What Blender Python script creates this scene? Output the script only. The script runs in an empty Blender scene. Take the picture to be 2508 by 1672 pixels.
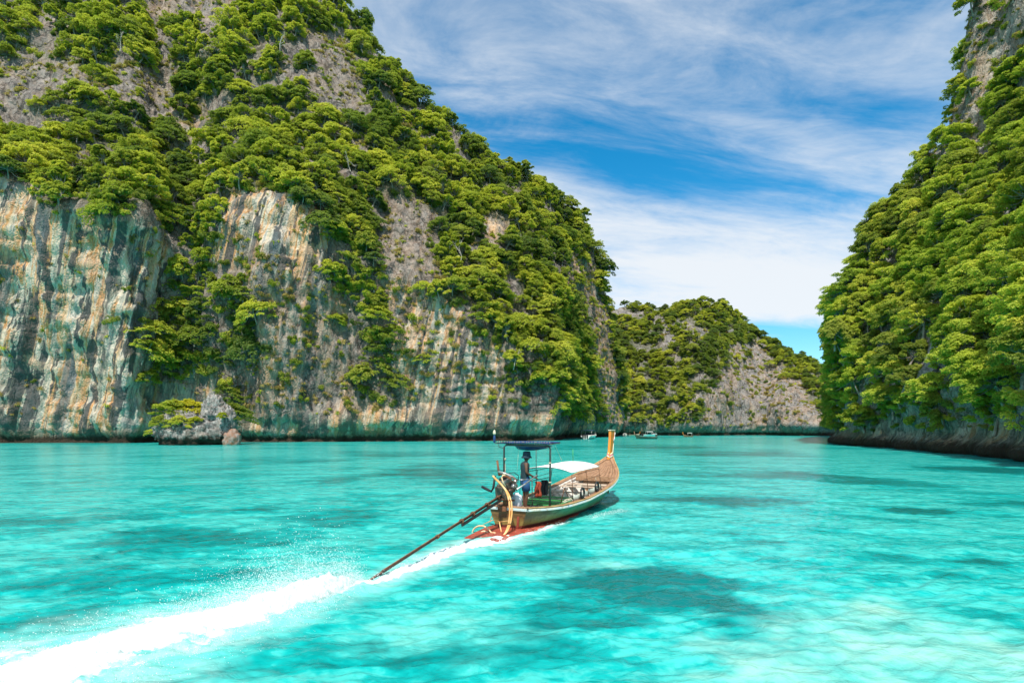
import bpy, bmesh, math, random
import numpy as np
from mathutils import Vector, Matrix, Euler

scene = bpy.context.scene
C = scene.collection
PI = math.pi
R = math.radians

# ------------------------------------------------------------------ camera
H = 2.85              # eye height above the lagoon
F = 1393.3            # focal length in photograph pixels (20 mm on a 36 mm sensor)
CX, HY = 1254.0, 1050.0
cam_d = bpy.data.cameras.new("camera")
cam_d.lens = 20.0; cam_d.sensor_width = 36.0
cam_d.shift_y = (HY - 836.0) / 2508.0
cam_d.clip_start = 0.1; cam_d.clip_end = 6000
cam = bpy.data.objects.new("camera", cam_d); C.objects.link(cam)
cam.location = (0, 0, H); cam.rotation_euler = (R(90), 0, 0)
scene.camera = cam

# ------------------------------------------------------------------ light
SUN_EL, SUN_AZ = 57.0, 191.0      # azimuth clockwise from +Y (the view direction); 180 = behind the camera
world = bpy.data.worlds.new("World"); scene.world = world; world.use_nodes = True
sun_d = bpy.data.lights.new("sun", 'SUN'); sun_d.energy = 3.7; sun_d.angle = R(0.5); sun_d.color = (1.0, 0.945, 0.84)
sun = bpy.data.objects.new("sun", sun_d); C.objects.link(sun)
sd = Vector((math.sin(R(SUN_AZ)) * math.cos(R(SUN_EL)), math.cos(R(SUN_AZ)) * math.cos(R(SUN_EL)), math.sin(R(SUN_EL))))
sun.rotation_euler = sd.to_track_quat('Z', 'Y').to_euler(); sun.location = (0, -40, 120)
vs = scene.view_settings
vs.view_transform = 'Standard'; vs.look = 'None'; vs.gamma = 1.0; vs.exposure = 0.76; vs.use_curve_mapping = False
cy = scene.cycles
cy.max_bounces = 6; cy.diffuse_bounces = 4; cy.glossy_bounces = 2; cy.transmission_bounces = 3; cy.transparent_max_bounces = 6
cy.caustics_reflective = False; cy.caustics_refractive = False; cy.use_denoising = True


class NT:
    """tiny node-tree helper"""
    def __init__(self, tree):
        self.t = tree
    def n(self, kind, _in=None, **kw):
        nd = self.t.nodes.new(kind)
        for k, v in kw.items():
            setattr(nd, k, v)
        for k, v in (_in or {}).items():
            s = nd.inputs[k]
            if isinstance(v, bpy.types.NodeSocket):
                self.t.links.new(v, s)
            else:
                s.default_value = v
        return nd
    def math(self, op, a, b=None, clamp=False):
        nd = self.n('ShaderNodeMath', operation=op, use_clamp=clamp)
        for i, v in enumerate((a, b)):
            if v is None: continue
            if isinstance(v, bpy.types.NodeSocket): self.t.links.new(v, nd.inputs[i])
            else: nd.inputs[i].default_value = v
        return nd.outputs[0]
    def vmath(self, op, a, b=None):
        nd = self.n('ShaderNodeVectorMath', operation=op)
        for i, v in enumerate((a, b)):
            if v is None: continue
            if isinstance(v, bpy.types.NodeSocket): self.t.links.new(v, nd.inputs[i])
            else: nd.inputs[i].default_value = v
        return nd.outputs[0]
    def noise(self, vec, scale, detail=4, rough=0.55, dist=0.0, out=0):
        nd = self.n('ShaderNodeTexNoise', {'Scale': scale, 'Detail': detail, 'Roughness': rough, 'Distortion': dist})
        if vec is not None: self.t.links.new(vec, nd.inputs['Vector'])
        return nd.outputs[out]
    def maprange(self, v, a, b, c=0.0, d=1.0, smooth=True):
        nd = self.n('ShaderNodeMapRange', {'Value': v, 'From Min': a, 'From Max': b, 'To Min': c, 'To Max': d})
        if smooth: nd.interpolation_type = 'SMOOTHSTEP'
        return nd.outputs[0]
    def ramp(self, fac, stops, interp='LINEAR'):
        nd = self.n('ShaderNodeValToRGB', {'Fac': fac})
        cr = nd.color_ramp; cr.interpolation = interp
        while len(cr.elements) < len(stops): cr.elements.new(0.5)
        for e, (p, c) in zip(cr.elements, stops):
            e.position = p; e.color = (*c, 1) if len(c) == 3 else c
        return nd.outputs[0]
    def mix(self, fac, a, b, blend='MIX'):
        nd = self.n('ShaderNodeMix', data_type='RGBA', blend_type=blend)
        for s, v in ((nd.inputs[0], fac), (nd.inputs[6], a), (nd.inputs[7], b)):
            if isinstance(v, bpy.types.NodeSocket): self.t.links.new(v, s)
            else: s.default_value = (*v, 1) if isinstance(v, tuple) and len(v) == 3 else v
        return nd.outputs[2]
    def link(self, a, b):
        self.t.links.new(a, b)


# ------------------------------------------------------------------ sky with cirrus
def build_world():
    t = world.node_tree; t.nodes.clear(); N = NT(t)
    sky = N.n('ShaderNodeTexSky', sky_type='NISHITA', sun_disc=False)
    sky.sun_elevation = R(SUN_EL); sky.sun_rotation = R(SUN_AZ)
    sky.air_density = 1.0; sky.dust_density = 0.25; sky.ozone_density = 4.5
    hs = N.n('ShaderNodeHueSaturation', {'Saturation': 1.38, 'Value': 1.05, 'Hue': 0.484, 'Color': sky.outputs[0]})
    tc = N.n('ShaderNodeTexCoord')
    d = N.n('ShaderNodeSeparateXYZ', {0: tc.outputs['Generated']})
    zz = N.math('ADD', N.math('MAXIMUM', d.outputs[2], 0.0), 0.16)
    u = N.math('DIVIDE', d.outputs[0], zz); v = N.math('DIVIDE', d.outputs[1], zz)
    # rotate so that the cirrus streets run from low left to upper right
    a = R(-9)
    ur = N.math('ADD', N.math('MULTIPLY', u, math.cos(a)), N.math('MULTIPLY', v, -math.sin(a)))
    vr = N.math('ADD', N.math('MULTIPLY', u, math.sin(a)), N.math('MULTIPLY', v, math.cos(a)))
    p = N.n('ShaderNodeCombineXYZ', {0: N.math('MULTIPLY', ur, 0.42), 1: N.math('MULTIPLY', vr, 1.25), 2: 3.7}).outputs[0]
    warp = N.noise(p, 0.9, 3, 0.5, 0, 1)
    pw = N.vmath('ADD', p, N.vmath('MULTIPLY', N.vmath('SUBTRACT', warp, (0.5, 0.5, 0.5)), (0.9, 0.9, 0.0)))
    big = N.noise(pw, 0.62, 2, 0.5)
    mid = N.noise(pw, 1.7, 7, 0.60, 0.25)
    p2 = N.n('ShaderNodeCombineXYZ', {0: N.math('MULTIPLY', ur, 1.2), 1: N.math('MULTIPLY', vr, 2.9), 2: 9.1}).outputs[0]
    fine = N.noise(N.vmath('ADD', p2, N.vmath('MULTIPLY', warp, (0.8, 1.6, 0))), 2.0, 8, 0.68, 0.5)
    den = N.math('ADD', N.math('ADD', N.math('MULTIPLY', big, 0.70), N.math('MULTIPLY', mid, 0.40)), N.math('MULTIPLY', fine, 0.19))
    low = N.maprange(d.outputs[2], 0.44, 0.26, 0.0, 0.075)            # layers overlap towards the horizon
    clear = N.maprange(d.outputs[2], 0.11, 0.20, -0.30, 0.0)      # a clear blue strip right above the horizon
    den = N.math('ADD', N.math('ADD', den, low), clear)
    m = N.maprange(den, 0.525, 0.735, 0.0, 0.93)
    bg1 = N.n('ShaderNodeBackground', {'Color': hs.outputs[0], 'Strength': 0.104})
    bg2 = N.n('ShaderNodeBackground', {'Color': (0.86, 0.89, 0.92, 1), 'Strength': 0.62})
    mx = N.n('ShaderNodeMixShader', {0: m, 1: bg1.outputs[0], 2: bg2.outputs[0]})
    out = N.n('ShaderNodeOutputWorld', {0: mx.outputs[0]})
build_world()

# ------------------------------------------------------------------ helpers
def P(px, py, D):
    """a point D metres ahead of the camera, measured from the photograph"""
    return np.array(((px - CX) / F * D, D, H - (py - HY) / F * D))
def G(px, py):
    """a point on the water"""
    D = H * F / (py - HY)
    return np.array(((px - CX) / F * D, D, 0.0))
def proj(p):
    p = np.asarray(p, float)
    D = np.maximum(p[..., 1], 0.05)
    return CX + p[..., 0] / D * F, HY + (H - p[..., 2]) / D * F

def tag(o, label=None, cat=None, group=None, kind=None):
    if label: o['label'] = label
    if cat: o['category'] = cat
    if group: o['group'] = group
    if kind: o['kind'] = kind
    return o

def link_obj(name, data, parent=None):
    o = bpy.data.objects.new(name, data); C.objects.link(o)
    if parent is not None: o.parent = parent
    return o

def empty(name, loc=(0, 0, 0), rz=0.0):
    o = bpy.data.objects.new(name, None); C.objects.link(o)
    o.location = loc; o.rotation_euler = (0, 0, rz); o.empty_display_size = 0.2
    return o

def mesh_np(name, V, Fc, mats=(), smooth=True, mat_idx=None, attrs=None):
    """mesh from numpy arrays; Fc is (n,3) or (n,4) or a list of those"""
    me = bpy.data.meshes.new(name)
    V = np.asarray(V, np.float32)
    blocks = Fc if isinstance(Fc, list) else [Fc]
    blocks = [np.asarray(b, np.int32) for b in blocks if len(b)]
    me.vertices.add(len(V)); me.vertices.foreach_set('co', V.ravel())
    loops = np.concatenate([b.ravel() for b in blocks])
    tot = np.concatenate([np.full(len(b), b.shape[1], np.int32) for b in blocks])
    st = np.concatenate([[0], np.cumsum(tot)[:-1]]).astype(np.int32)
    me.loops.add(len(loops)); me.loops.foreach_set('vertex_index', loops)
    me.polygons.add(len(tot)); me.polygons.foreach_set('loop_start', st)
    if mat_idx is not None: me.polygons.foreach_set('material_index', np.asarray(mat_idx, np.int32))
    me.polygons.foreach_set('use_smooth', np.full(len(tot), bool(smooth)))
    for m in mats: me.materials.append(m)
    for k, (dom, arr) in (attrs or {}).items():
        a = me.attributes.new(k, 'FLOAT', dom); a.data.foreach_set('value', np.asarray(arr, np.float32))
    me.update(calc_edges=True); me.validate()
    return me

# gradient noise in numpy
def _hash(ix, iy, iz, seed):
    h = (ix.astype(np.uint32) * np.uint32(374761393) + iy.astype(np.uint32) * np.uint32(668265263)
         + iz.astype(np.uint32) * np.uint32(2147483647 - 1274126177 % 1000003) + np.uint32((seed * 974711 + 13) & 0xffffffff))
    h = (h ^ (h >> np.uint32(13))) * np.uint32(1274126177)
    h = (h ^ (h >> np.uint32(16))) * np.uint32(2246822519)
    return h ^ (h >> np.uint32(15))
_GR = np.array([[1,1,0],[-1,1,0],[1,-1,0],[-1,-1,0],[1,0,1],[-1,0,1],[1,0,-1],[-1,0,-1],[0,1,1],[0,-1,1],[0,1,-1],[0,-1,-1],[1,1,0],[-1,1,0],[0,-1,1],[0,-1,-1]], np.float32)
def noise3(p, seed=0):
    p = np.asarray(p, np.float32)
    i = np.floor(p).astype(np.int64); f = (p - i).astype(np.float32)
    w = f * f * f * (f * (f * 6 - 15) + 10)
    out = np.zeros(len(p), np.float32)
    for dx in (0, 1):
        wx = w[:, 0] if dx else 1 - w[:, 0]
        for dy in (0, 1):
            wy = w[:, 1] if dy else 1 - w[:, 1]
            for dz in (0, 1):
                wz = w[:, 2] if dz else 1 - w[:, 2]
                g = _GR[_hash(i[:, 0] + dx, i[:, 1] + dy, i[:, 2] + dz, seed) & np.uint32(15)]
                out += wx * wy * wz * (g[:, 0] * (f[:, 0] - dx) + g[:, 1] * (f[:, 1] - dy) + g[:, 2] * (f[:, 2] - dz))
    return out
def fbm(p, octaves=4, seed=0, rough=0.5):
    p = np.asarray(p, np.float32); a, s, o = 1.0, 0.0, 0.0
    for k in range(octaves):
        o = o + a * noise3(p * (2.03 ** k), seed + k * 17); s += a; a *= rough
    return o / s
def ridged(p, octaves=3, seed=0):
    o, a, s = 0.0, 1.0, 0.0
    for k in range(octaves):
        o = o + a * (1 - 2.2 * np.abs(noise3(np.asarray(p) * (2.05 ** k), seed + 31 * k))); s += a; a *= 0.5
    return o / s
def sstep(a, b, x):
    t = np.clip((x - a) / (b - a), 0, 1); return t * t * (3 - 2 * t)
def inpoly(px, py, poly):
    inside = np.zeros(px.shape, bool); n = len(poly)
    for k in range(n):
        x0, y0 = poly[k]; x1, y1 = poly[(k + 1) % n]
        c = ((y0 > py) != (y1 > py)) & (px < (x1 - x0) * (py - y0) / ((y1 - y0) or 1e-9) + x0)
        inside ^= c
    return inside

# ------------------------------------------------------------------ materials
MATS = {}
def pmat(name, col, rough=0.6, metal=0.0, spec=0.5, var=0.18, scale=6.0, bump=0.0, bscale=30.0, col2=None, stretch=(1, 1, 1), wear=None, wscale=9.0, wfac=0.5):
    """procedural painted / worn surface"""
    if name in MATS: return MATS[name]
    m = bpy.data.materials.new(name); m.use_nodes = True; t = m.node_tree; t.nodes.clear(); N = NT(t)
    tc = N.n('ShaderNodeTexCoord').outputs['Object']
    v = N.vmath('MULTIPLY', tc, stretch)
    nz = N.noise(v, scale, 6, 0.6)
    c2 = col2 if col2 else tuple(c * (1 - 2 * var) for c in col)
    c = N.mix(N.maprange(nz, 0.35, 0.68), col, c2)
    if wear:
        w = N.noise(v, wscale, 8, 0.7)
        c = N.mix(N.math('MULTIPLY', N.maprange(w, 0.52, 0.62), wfac), c, wear)
    b = N.n('ShaderNodeBsdfPrincipled', {'Base Color': c, 'Roughness': rough, 'Metallic': metal, 'Specular IOR Level': spec})
    rr = N.maprange(N.noise(v, scale * 2.3, 3), 0.3, 0.7, max(rough - 0.12, 0.03), min(rough + 0.12, 1.0)); N.link(rr, b.inputs['Roughness'])
    if bump:
        bp = N.n('ShaderNodeBump', {'Strength': bump, 'Distance': 0.01, 'Height': N.noise(v, bscale, 5)})
        N.link(bp.outputs[0], b.inputs['Normal'])
    N.n('ShaderNodeOutputMaterial', {0: b.outputs[0]})
    MATS[name] = m
    return m

def foliage_mat(name, c_lo, c_mid, c_hi, translucency=0.50):
    m = bpy.data.materials.new(name); m.use_nodes = True; t = m.node_tree; t.nodes.clear(); N = NT(t)
    at = N.n('ShaderNodeAttribute', attribute_name='tint').outputs['Fac']
    oi = N.n('ShaderNodeObjectInfo')
    g = N.n('ShaderNodeNewGeometry')
    patch = N.noise(g.outputs['Position'], 0.16, 3)
    k = N.math('ADD', N.math('ADD', N.math('MULTIPLY', at, 0.50), N.math('MULTIPLY', oi.outputs['Random'], 0.62)), N.math('ADD', N.math('MULTIPLY', N.math('SUBTRACT', patch, 0.5), 0.9), -0.06))
    c = N.ramp(k, [(0.05, c_lo), (0.5, c_mid), (0.95, c_hi)])
    df = N.n('ShaderNodeBsdfPrincipled', {'Base Color': c, 'Roughness': 0.55, 'Specular IOR Level': 0.25})
    tl = N.n('ShaderNodeBsdfTranslucent', {'Color': N.mix(0.5, c, (0.30, 0.42, 0.03))})
    mx = N.n('ShaderNodeMixShader', {0: translucency, 1: df.outputs[0], 2: tl.outputs[0]})
    N.n('ShaderNodeOutputMaterial', {0: mx.outputs[0]})
    return m
FOL = {
    'lime': foliage_mat('leaves_lime', (0.26, 0.36, 0.044), (0.48, 0.57, 0.066), (0.73, 0.74, 0.10), 0.55),
    'bright': foliage_mat('leaves_bright', (0.24, 0.295, 0.038), (0.47, 0.505, 0.056), (0.71, 0.67, 0.09)),
    'mid': foliage_mat('leaves_mid', (0.150, 0.200, 0.036), (0.285, 0.335, 0.048), (0.45, 0.465, 0.07)),
    'dark': foliage_mat('leaves_dark', (0.068, 0.125, 0.034), (0.135, 0.205, 0.044), (0.24, 0.30, 0.055)),
    'dry': foliage_mat('leaves_dry', (0.30, 0.22, 0.07), (0.46, 0.34, 0.11), (0.55, 0.44, 0.15)),
    'yellow': foliage_mat('leaves_yellow', (0.26, 0.33, 0.02), (0.43, 0.46, 0.025), (0.64, 0.54, 0.03)),
    'blossom': foliage_mat('leaves_blossom', (0.16, 0.16, 0.09), (0.38, 0.32, 0.29), (0.56, 0.48, 0.46), 0.2),
}
bark = pmat('bark', (0.20, 0.17, 0.14), 0.9, var=0.3, scale=5, bump=0.4, col2=(0.36, 0.33, 0.29))

def rock_material(name, greys, streaky=1.0, scale=1.0):
    """limestone: weathered grey, ochre breaks, long run-off stains (attribute 'streak'), wet tide band, moss"""
    m = bpy.data.materials.new(name); m.use_nodes = True; t = m.node_tree; t.nodes.clear(); N = NT(t)
    g = N.n('ShaderNodeNewGeometry'); pos = g.outputs['Position']
    xyz = N.n('ShaderNodeSeparateXYZ', {0: pos})
    X, Y, Z = xyz.outputs
    a_st = N.n('ShaderNodeAttribute', attribute_name='streak').outputs['Fac']
    a_oc = N.n('ShaderNodeAttribute', attribute_name='ochre').outputs['Fac']
    a_ve = N.n('ShaderNodeAttribute', attribute_name='moss').outputs['Fac']
    # grey limestone
    n1 = N.noise(pos, 0.28 * scale, 8, 0.68, 0.6)
    vstr = N.vmath('MULTIPLY', pos, (1.0, 1.0, 0.22))
    n2 = N.noise(vstr, 0.75 * scale, 8, 0.70, 0.8)
    grey = N.ramp(N.math('ADD', N.math('MULTIPLY', n1, 0.5), N.math('MULTIPLY', n2, 0.5)), greys)
    n3 = N.noise(pos, 1.5 * scale, 7, 0.66, 0.4)
    grey = N.mix(N.maprange(n3, 0.30, 0.45, 0.50, 0.0), grey, (0.055, 0.052, 0.055))
    vwarp = N.vmath('ADD', N.vmath('MULTIPLY', pos, (1.0, 1.0, 0.42)), N.vmath('MULTIPLY', N.noise(pos, 0.5 * scale, 4, 0.6, 0, 1), (2.6, 2.6, 2.6)))
    vc = N.n('ShaderNodeTexVoronoi', {'Scale': 0.24 * scale, 'Vector': vwarp}, feature='DISTANCE_TO_EDGE').outputs[0]
    vc2 = N.n('ShaderNodeTexVoronoi', {'Scale': 0.62 * scale, 'Vector': vwarp}, feature='DISTANCE_TO_EDGE').outputs[0]
    crack = N.math('MAXIMUM', N.maprange(vc, 0.0, 0.06, 0.90, 0.0), N.maprange(vc2, 0.0, 0.07, 0.60, 0.0))
    grey = N.mix(crack, grey, (0.035, 0.032, 0.032))
    # ochre breaks where fresh rock shows
    oc = N.ramp(N.noise(vstr, 0.5 * scale, 6, 0.65, 1.0), [(0.3, (0.30, 0.13, 0.06)), (0.5, (0.46, 0.29, 0.16)), (0.7, (0.58, 0.46, 0.33))])
    ocm = N.math('MULTIPLY', a_oc, N.maprange(N.noise(vstr, 0.22 * scale, 5, 0.6, 1.2), 0.42, 0.60))
    col = N.mix(ocm, grey, oc)
    # run-off streaks: long in z, sheared a little
    sx = N.math('ADD', X, N.math('MULTIPLY', Z, -0.22))
    wob = N.noise(N.vmath('MULTIPLY', pos, (0.10, 0.10, 0.035)), 1.0, 3, 0.5)
    sx = N.math('ADD', sx, N.math('MULTIPLY', wob, 2.2))
    sv = N.n('ShaderNodeCombineXYZ', {0: sx, 1: N.math('MULTIPLY', Y, 0.55), 2: N.math('MULTIPLY', Z, 0.032)}).outputs[0]
    s1 = N.noise(sv, 0.34 * scale, 5, 0.62, 0.12)
    s2 = N.noise(N.vmath('ADD', sv, (31, 7, 3)), 0.50 * scale, 5, 0.60, 0.12)
    s3 = N.noise(N.vmath('ADD', sv, (3, 57, 11)), 1.7 * scale, 4, 0.6, 0.1)
    s0 = N.noise(N.vmath('ADD', N.vmath('MULTIPLY', sv, (1, 1, 0.6)), (11, 3, 5)), 0.15 * scale, 3, 0.55, 0.1)
    pal = [(0.27, (0.115, 0.115, 0.105)), (0.36, (0.27, 0.25, 0.20)), (0.42, (0.50, 0.45, 0.38)), (0.465, (0.58, 0.46, 0.34)), (0.51, (0.54, 0.24, 0.085)), (0.555, (0.60, 0.39, 0.23)), (0.62, (0.52, 0.47, 0.41)), (0.71, (0.20, 0.20, 0.19))]
    smx = N.math('ADD', N.math('MULTIPLY', N.math('SUBTRACT', s0, 0.5), 0.75), N.math('ADD', N.math('MULTIPLY', N.math('SUBTRACT', s1, 0.5), 0.95), 0.505))
    stc = N.ramp(smx, pal)
    stc = N.mix(N.maprange(s3, 0.52, 0.64, 0.0, 0.60), stc, (0.62, 0.51, 0.37))
    stc = N.mix(N.maprange(s2, 0.52, 0.56, 0.0, 0.92), stc, (0.060, 0.066, 0.070))
    stc = N.mix(N.maprange(N.noise(N.vmath('ADD', sv, (71, 5, 23)), 0.26 * scale, 4, 0.55, 0.1), 0.56, 0.62, 0.0, 0.80), stc, (0.115, 0.135, 0.145))
    stc = N.mix(N.maprange(N.noise(pos, 0.16 * scale, 5, 0.6, 0.8), 0.58, 0.66, 0.0, 0.65), stc, (0.60, 0.40, 0.27))
    stc = N.mix(N.maprange(n3, 0.30, 0.42, 0.40, 0.0), stc, (0.10, 0.085, 0.07))
    stc = N.mix(N.math('MULTIPLY', crack, 0.30), stc, (0.05, 0.045, 0.04))
    stm = N.math('MULTIPLY', a_st, N.maprange(N.noise(N.vmath('MULTIPLY', pos, (1, 1, 0.3)), 0.3, 5, 0.65), 0.22, 0.50, 0.35, 1.0))
    col = N.mix(N.math('MULTIPLY', stm, streaky), col, stc)
    n4 = N.noise(N.vmath('MULTIPLY', pos, (1, 1, 0.45)), 3.2 * scale, 8, 0.78, 0.6)
    col = N.mix(N.maprange(n4, 0.34, 0.46, 0.28, 0.0), col, (0.07, 0.06, 0.05))
    col = N.mix(N.maprange(n4, 0.60, 0.72, 0.0, 0.18), col, (0.62, 0.54, 0.44))
    # undergrowth film where vegetation stands
    mg = N.ramp(N.noise(pos, 0.9 * scale, 7, 0.7), [(0.35, (0.030, 0.040, 0.016)), (0.55, (0.062, 0.080, 0.022)), (0.7, (0.13, 0.12, 0.055))])
    mm = N.math('MULTIPLY', a_ve, N.maprange(n3, 0.36, 0.56, 0.95, 0.35))
    col = N.mix(mm, col, mg)
    # tide band: dark wet algae, greenish just above
    zt = N.math('ADD', Z, N.math('MULTIPLY', N.math('SUBTRACT', n2, 0.5), 2.4))
    col = N.mix(N.math('MULTIPLY', N.maprange(zt, 1.8, 3.6, 1.0, 0.0), N.maprange(N.noise(N.vmath('MULTIPLY', pos, (1, 1, 0)), 0.045, 4, 0.6), 0.42, 0.58, 0.05, 0.75)), col, (0.115, 0.095, 0.06))
    col = N.mix(N.maprange(zt, 0.9, 1.9, 0.96, 0.0), col, (0.030, 0.020, 0.013))
    b = N.n('ShaderNodeBsdfPrincipled', {'Base Color': col, 'Roughness': 0.92, 'Specular IOR Level': 0.2})
    hgt = N.math('ADD', N.math('MULTIPLY', n3, 0.6), N.math('MULTIPLY', N.noise(vstr, 1.5 * scale, 6, 0.62, 0.5), 0.8))
    vor = N.n('ShaderNodeTexVoronoi', {'Scale': 0.55 * scale, 'Vector': N.vmath('ADD', vstr, N.vmath('MULTIPLY', N.noise(pos, 0.8, 3, 0.5, 0, 1), (1.6, 1.6, 1.6)))}, feature='DISTANCE_TO_EDGE')
    hgt = N.math('ADD', N.math('ADD', hgt, N.math('MULTIPLY', N.maprange(vor.outputs[0], 0.0, 0.14), 0.35)), N.math('MULTIPLY', crack, -0.5))
    bp = N.n('ShaderNodeBump', {'Strength': 0.55, 'Distance': 0.9 / scale, 'Height': hgt})
    N.link(bp.outputs[0], b.inputs['Normal'])
    N.n('ShaderNodeOutputMaterial', {0: b.outputs[0]})
    return m
ROCK = rock_material('limestone', [(0.30, (0.06, 0.053, 0.050)), (0.44, (0.145, 0.128, 0.118)), (0.54, (0.225, 0.198, 0.182)), (0.66, (0.34, 0.29, 0.255))])
ROCK_FAR = rock_material('limestone_far', [(0.30, (0.085, 0.082, 0.084)), (0.44, (0.18, 0.172, 0.172)), (0.54, (0.25, 0.236, 0.232)), (0.66, (0.33, 0.305, 0.29))], 0.6)
ROCK_NEAR = rock_material('limestone_near', [(0.30, (0.07, 0.070, 0.068)), (0.44, (0.19, 0.185, 0.175)), (0.54, (0.31, 0.295, 0.28)), (0.66, (0.50, 0.47, 0.44))], 1.0, 1.5)

# ------------------------------------------------------------------ cliffs
S = 2508 / 2352.0
def sc(poly): return [(x * S, y * S) for x, y in poly]
BARE_LEFT = [   # bare rock as it shows in the photograph: outline, tree density, dry-tuft density, streak, ochre
    (sc([(-400,400),(0,410),(60,440),(130,480),(260,490),(330,500),(400,590),(385,640),(335,720),(318,800),(335,1010),(-400,1010)]), 0.0, 0.03, 1.0, 0.35),
    (sc([(480,600),(500,440),(560,410),(640,420),(700,440),(760,520),(768,625),(690,645),(625,632),(590,560),(560,545),(530,620)]), 0.02, 0.10, 1.0, 0.35),
    (sc([(530,620),(560,545),(590,560),(625,632),(690,645),(780,650),(800,760),(805,960),(690,965),(560,985),(560,860),(600,720)]), 0.04, 0.9, 0.30, 0.45),
    (sc([(885,640),(960,650),(1060,690),(1110,760),(1160,800),(1150,860),(1175,950),(1280,955),(1290,1012),(500,1012),(560,975),(700,960),(830,930),(930,940),(900,760)]), 0.03, 0.55, 0.75, 0.75),
    (sc([(862,440),(940,420),(1010,480),(1000,560),(1030,640),(885,640),(862,540)]), 0.06, 0.35, 0.10, 0.15),
    (sc([(-200,150),(0,140),(60,100),(180,130),(280,150),(330,120),(390,100),(420,190),(410,260),(330,270),(230,210),(130,230),(60,220),(-200,230)]), 0.08, 0.55, 0.0, 0.15),
    (sc([(690,60),(790,60),(830,160),(850,230),(800,300),(750,260),(715,180)]), 0.08, 0.45, 0.05, 0.12),
    (sc([(1095,470),(1150,485),(1175,555),(1115,548)]), 0.0, 0.1, 0.3, 1.0),
    (sc([(1300,560),(1345,560),(1385,680),(1425,900),(1430,1010),(1395,1000),(1368,860),(1330,720),(1300,640)]), 0.10, 0.5, 0.30, 0.35),
    (sc([(320,-60),(545,-60),(540,42),(330,40)]), 0.03, 0.2, 0.0, 0.3),
    (sc([(335,850),(500,850),(545,1012),(305,1012),(325,940)]), 0.02, 0.10, 0.55, 0.45),
    (sc([(1285,975),(1430,975),(1430,1014),(1285,1014)]), 0.0, 0.05, 0.6, 0.3),
    (sc([(400,255),(470,240),(500,290),(440,330),(400,310)]), 0.10, 0.6, 0.05, 0.5),
    (sc([(770,265),(830,300),(860,330),(820,360),(775,320)]), 0.15, 0.5, 0.05, 0.2),
]
BARE_FAR = [
    (sc([(1690,775),(1740,772),(1790,825),(1840,870),(1885,930),(1890,990),(1640,992),(1600,945),(1625,880),(1655,830)]), 0.10, 0.35, 0.05, 0.30),
    (sc([(1500,720),(1545,735),(1555,790),(1520,780)]), 0.15, 0.3, 0.0, 0.1),
    (sc([(1565,725),(1610,740),(1640,760),(1600,765),(1570,752)]), 0.2, 0.3, 0.0, 0.1),
    (sc([(1418,700),(1438,690),(1440,712),(1420,718)]), 0.0, 0.1, 0.0, 0.1),
    (sc([(1380,975),(1930,985),(1930,1010),(1380,1008)]), 0.1, 0.1, 0.25, 0.3),
]
BARE_RIGHT = [
    (sc([(2150,200),(2190,60),(2230,-200),(2450,-200),(2450,70),(2310,130),(2270,200),(2280,330),(2225,350),(2140,360),(2140,255)]), 0.20, 0.6, 0.15, 0.25),
    (sc([(1890,1000),(1960,995),(2040,980),(2110,1010),(2200,985),(2290,960),(2352,985),(2352,1075),(1890,1040)]), 0.40, 1.0, 0.55, 0.15),
    (sc([(2352,985),(3400,960),(3400,1400),(2352,1075)]), 0.22, 0.9, 0.55, 0.15),
]

def veg_fields(V, bare):
    """tree density, tuft density, streak and ochre weights for world points"""
    px, py = proj(V)
    jx = 22 * fbm(V * 0.12, 3, 5); jy = 22 * fbm(V * 0.12, 3, 9)
    x, y = px + jx, py + jy
    tree = np.ones(len(V)); tuft = np.full(len(V), 0.05); stk = np.zeros(len(V)); och = np.full(len(V), 0.12)
    cxp, cyp = proj(V + np.array([0, 0, 2.6]))
    cxp = cxp + jx; cyp = cyp + jy
    for poly, dt, du, s, o in bare:
        m = inpoly(x, y, poly)
        tuft[m] = du; stk[m] = s; och[m] = o
        m2 = inpoly(cxp, cyp, poly)
        tree[m2 | m & (V[:, 2] < 9)] = dt
    return tree, tuft, stk, och

def clump(V, lo=-0.20, top=0.17):
    """vegetation grows in patches: 0 on open rock, 1 inside a thicket; thinner high up"""
    px, py = proj(V)
    thr = lo + top * sstep(560, 180, py)
    return sstep(thr - 0.06, thr + 0.10, fbm(V / np.array([7.5, 7.5, 5.5]), 3, 900))

def blur_uv(A, n):
    for _ in range(n):
        A = (np.roll(A, 1, 0) + np.roll(A, -1, 0) + 2 * A) / 4 if False else A
        B = A.copy(); B[1:-1] = (A[:-2] + 2 * A[1:-1] + A[2:]) / 4
        A = B.copy(); A[:, 1:-1] = (B[:, :-2] + 2 * B[:, 1:-1] + B[:, 2:]) / 4
    return A

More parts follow.
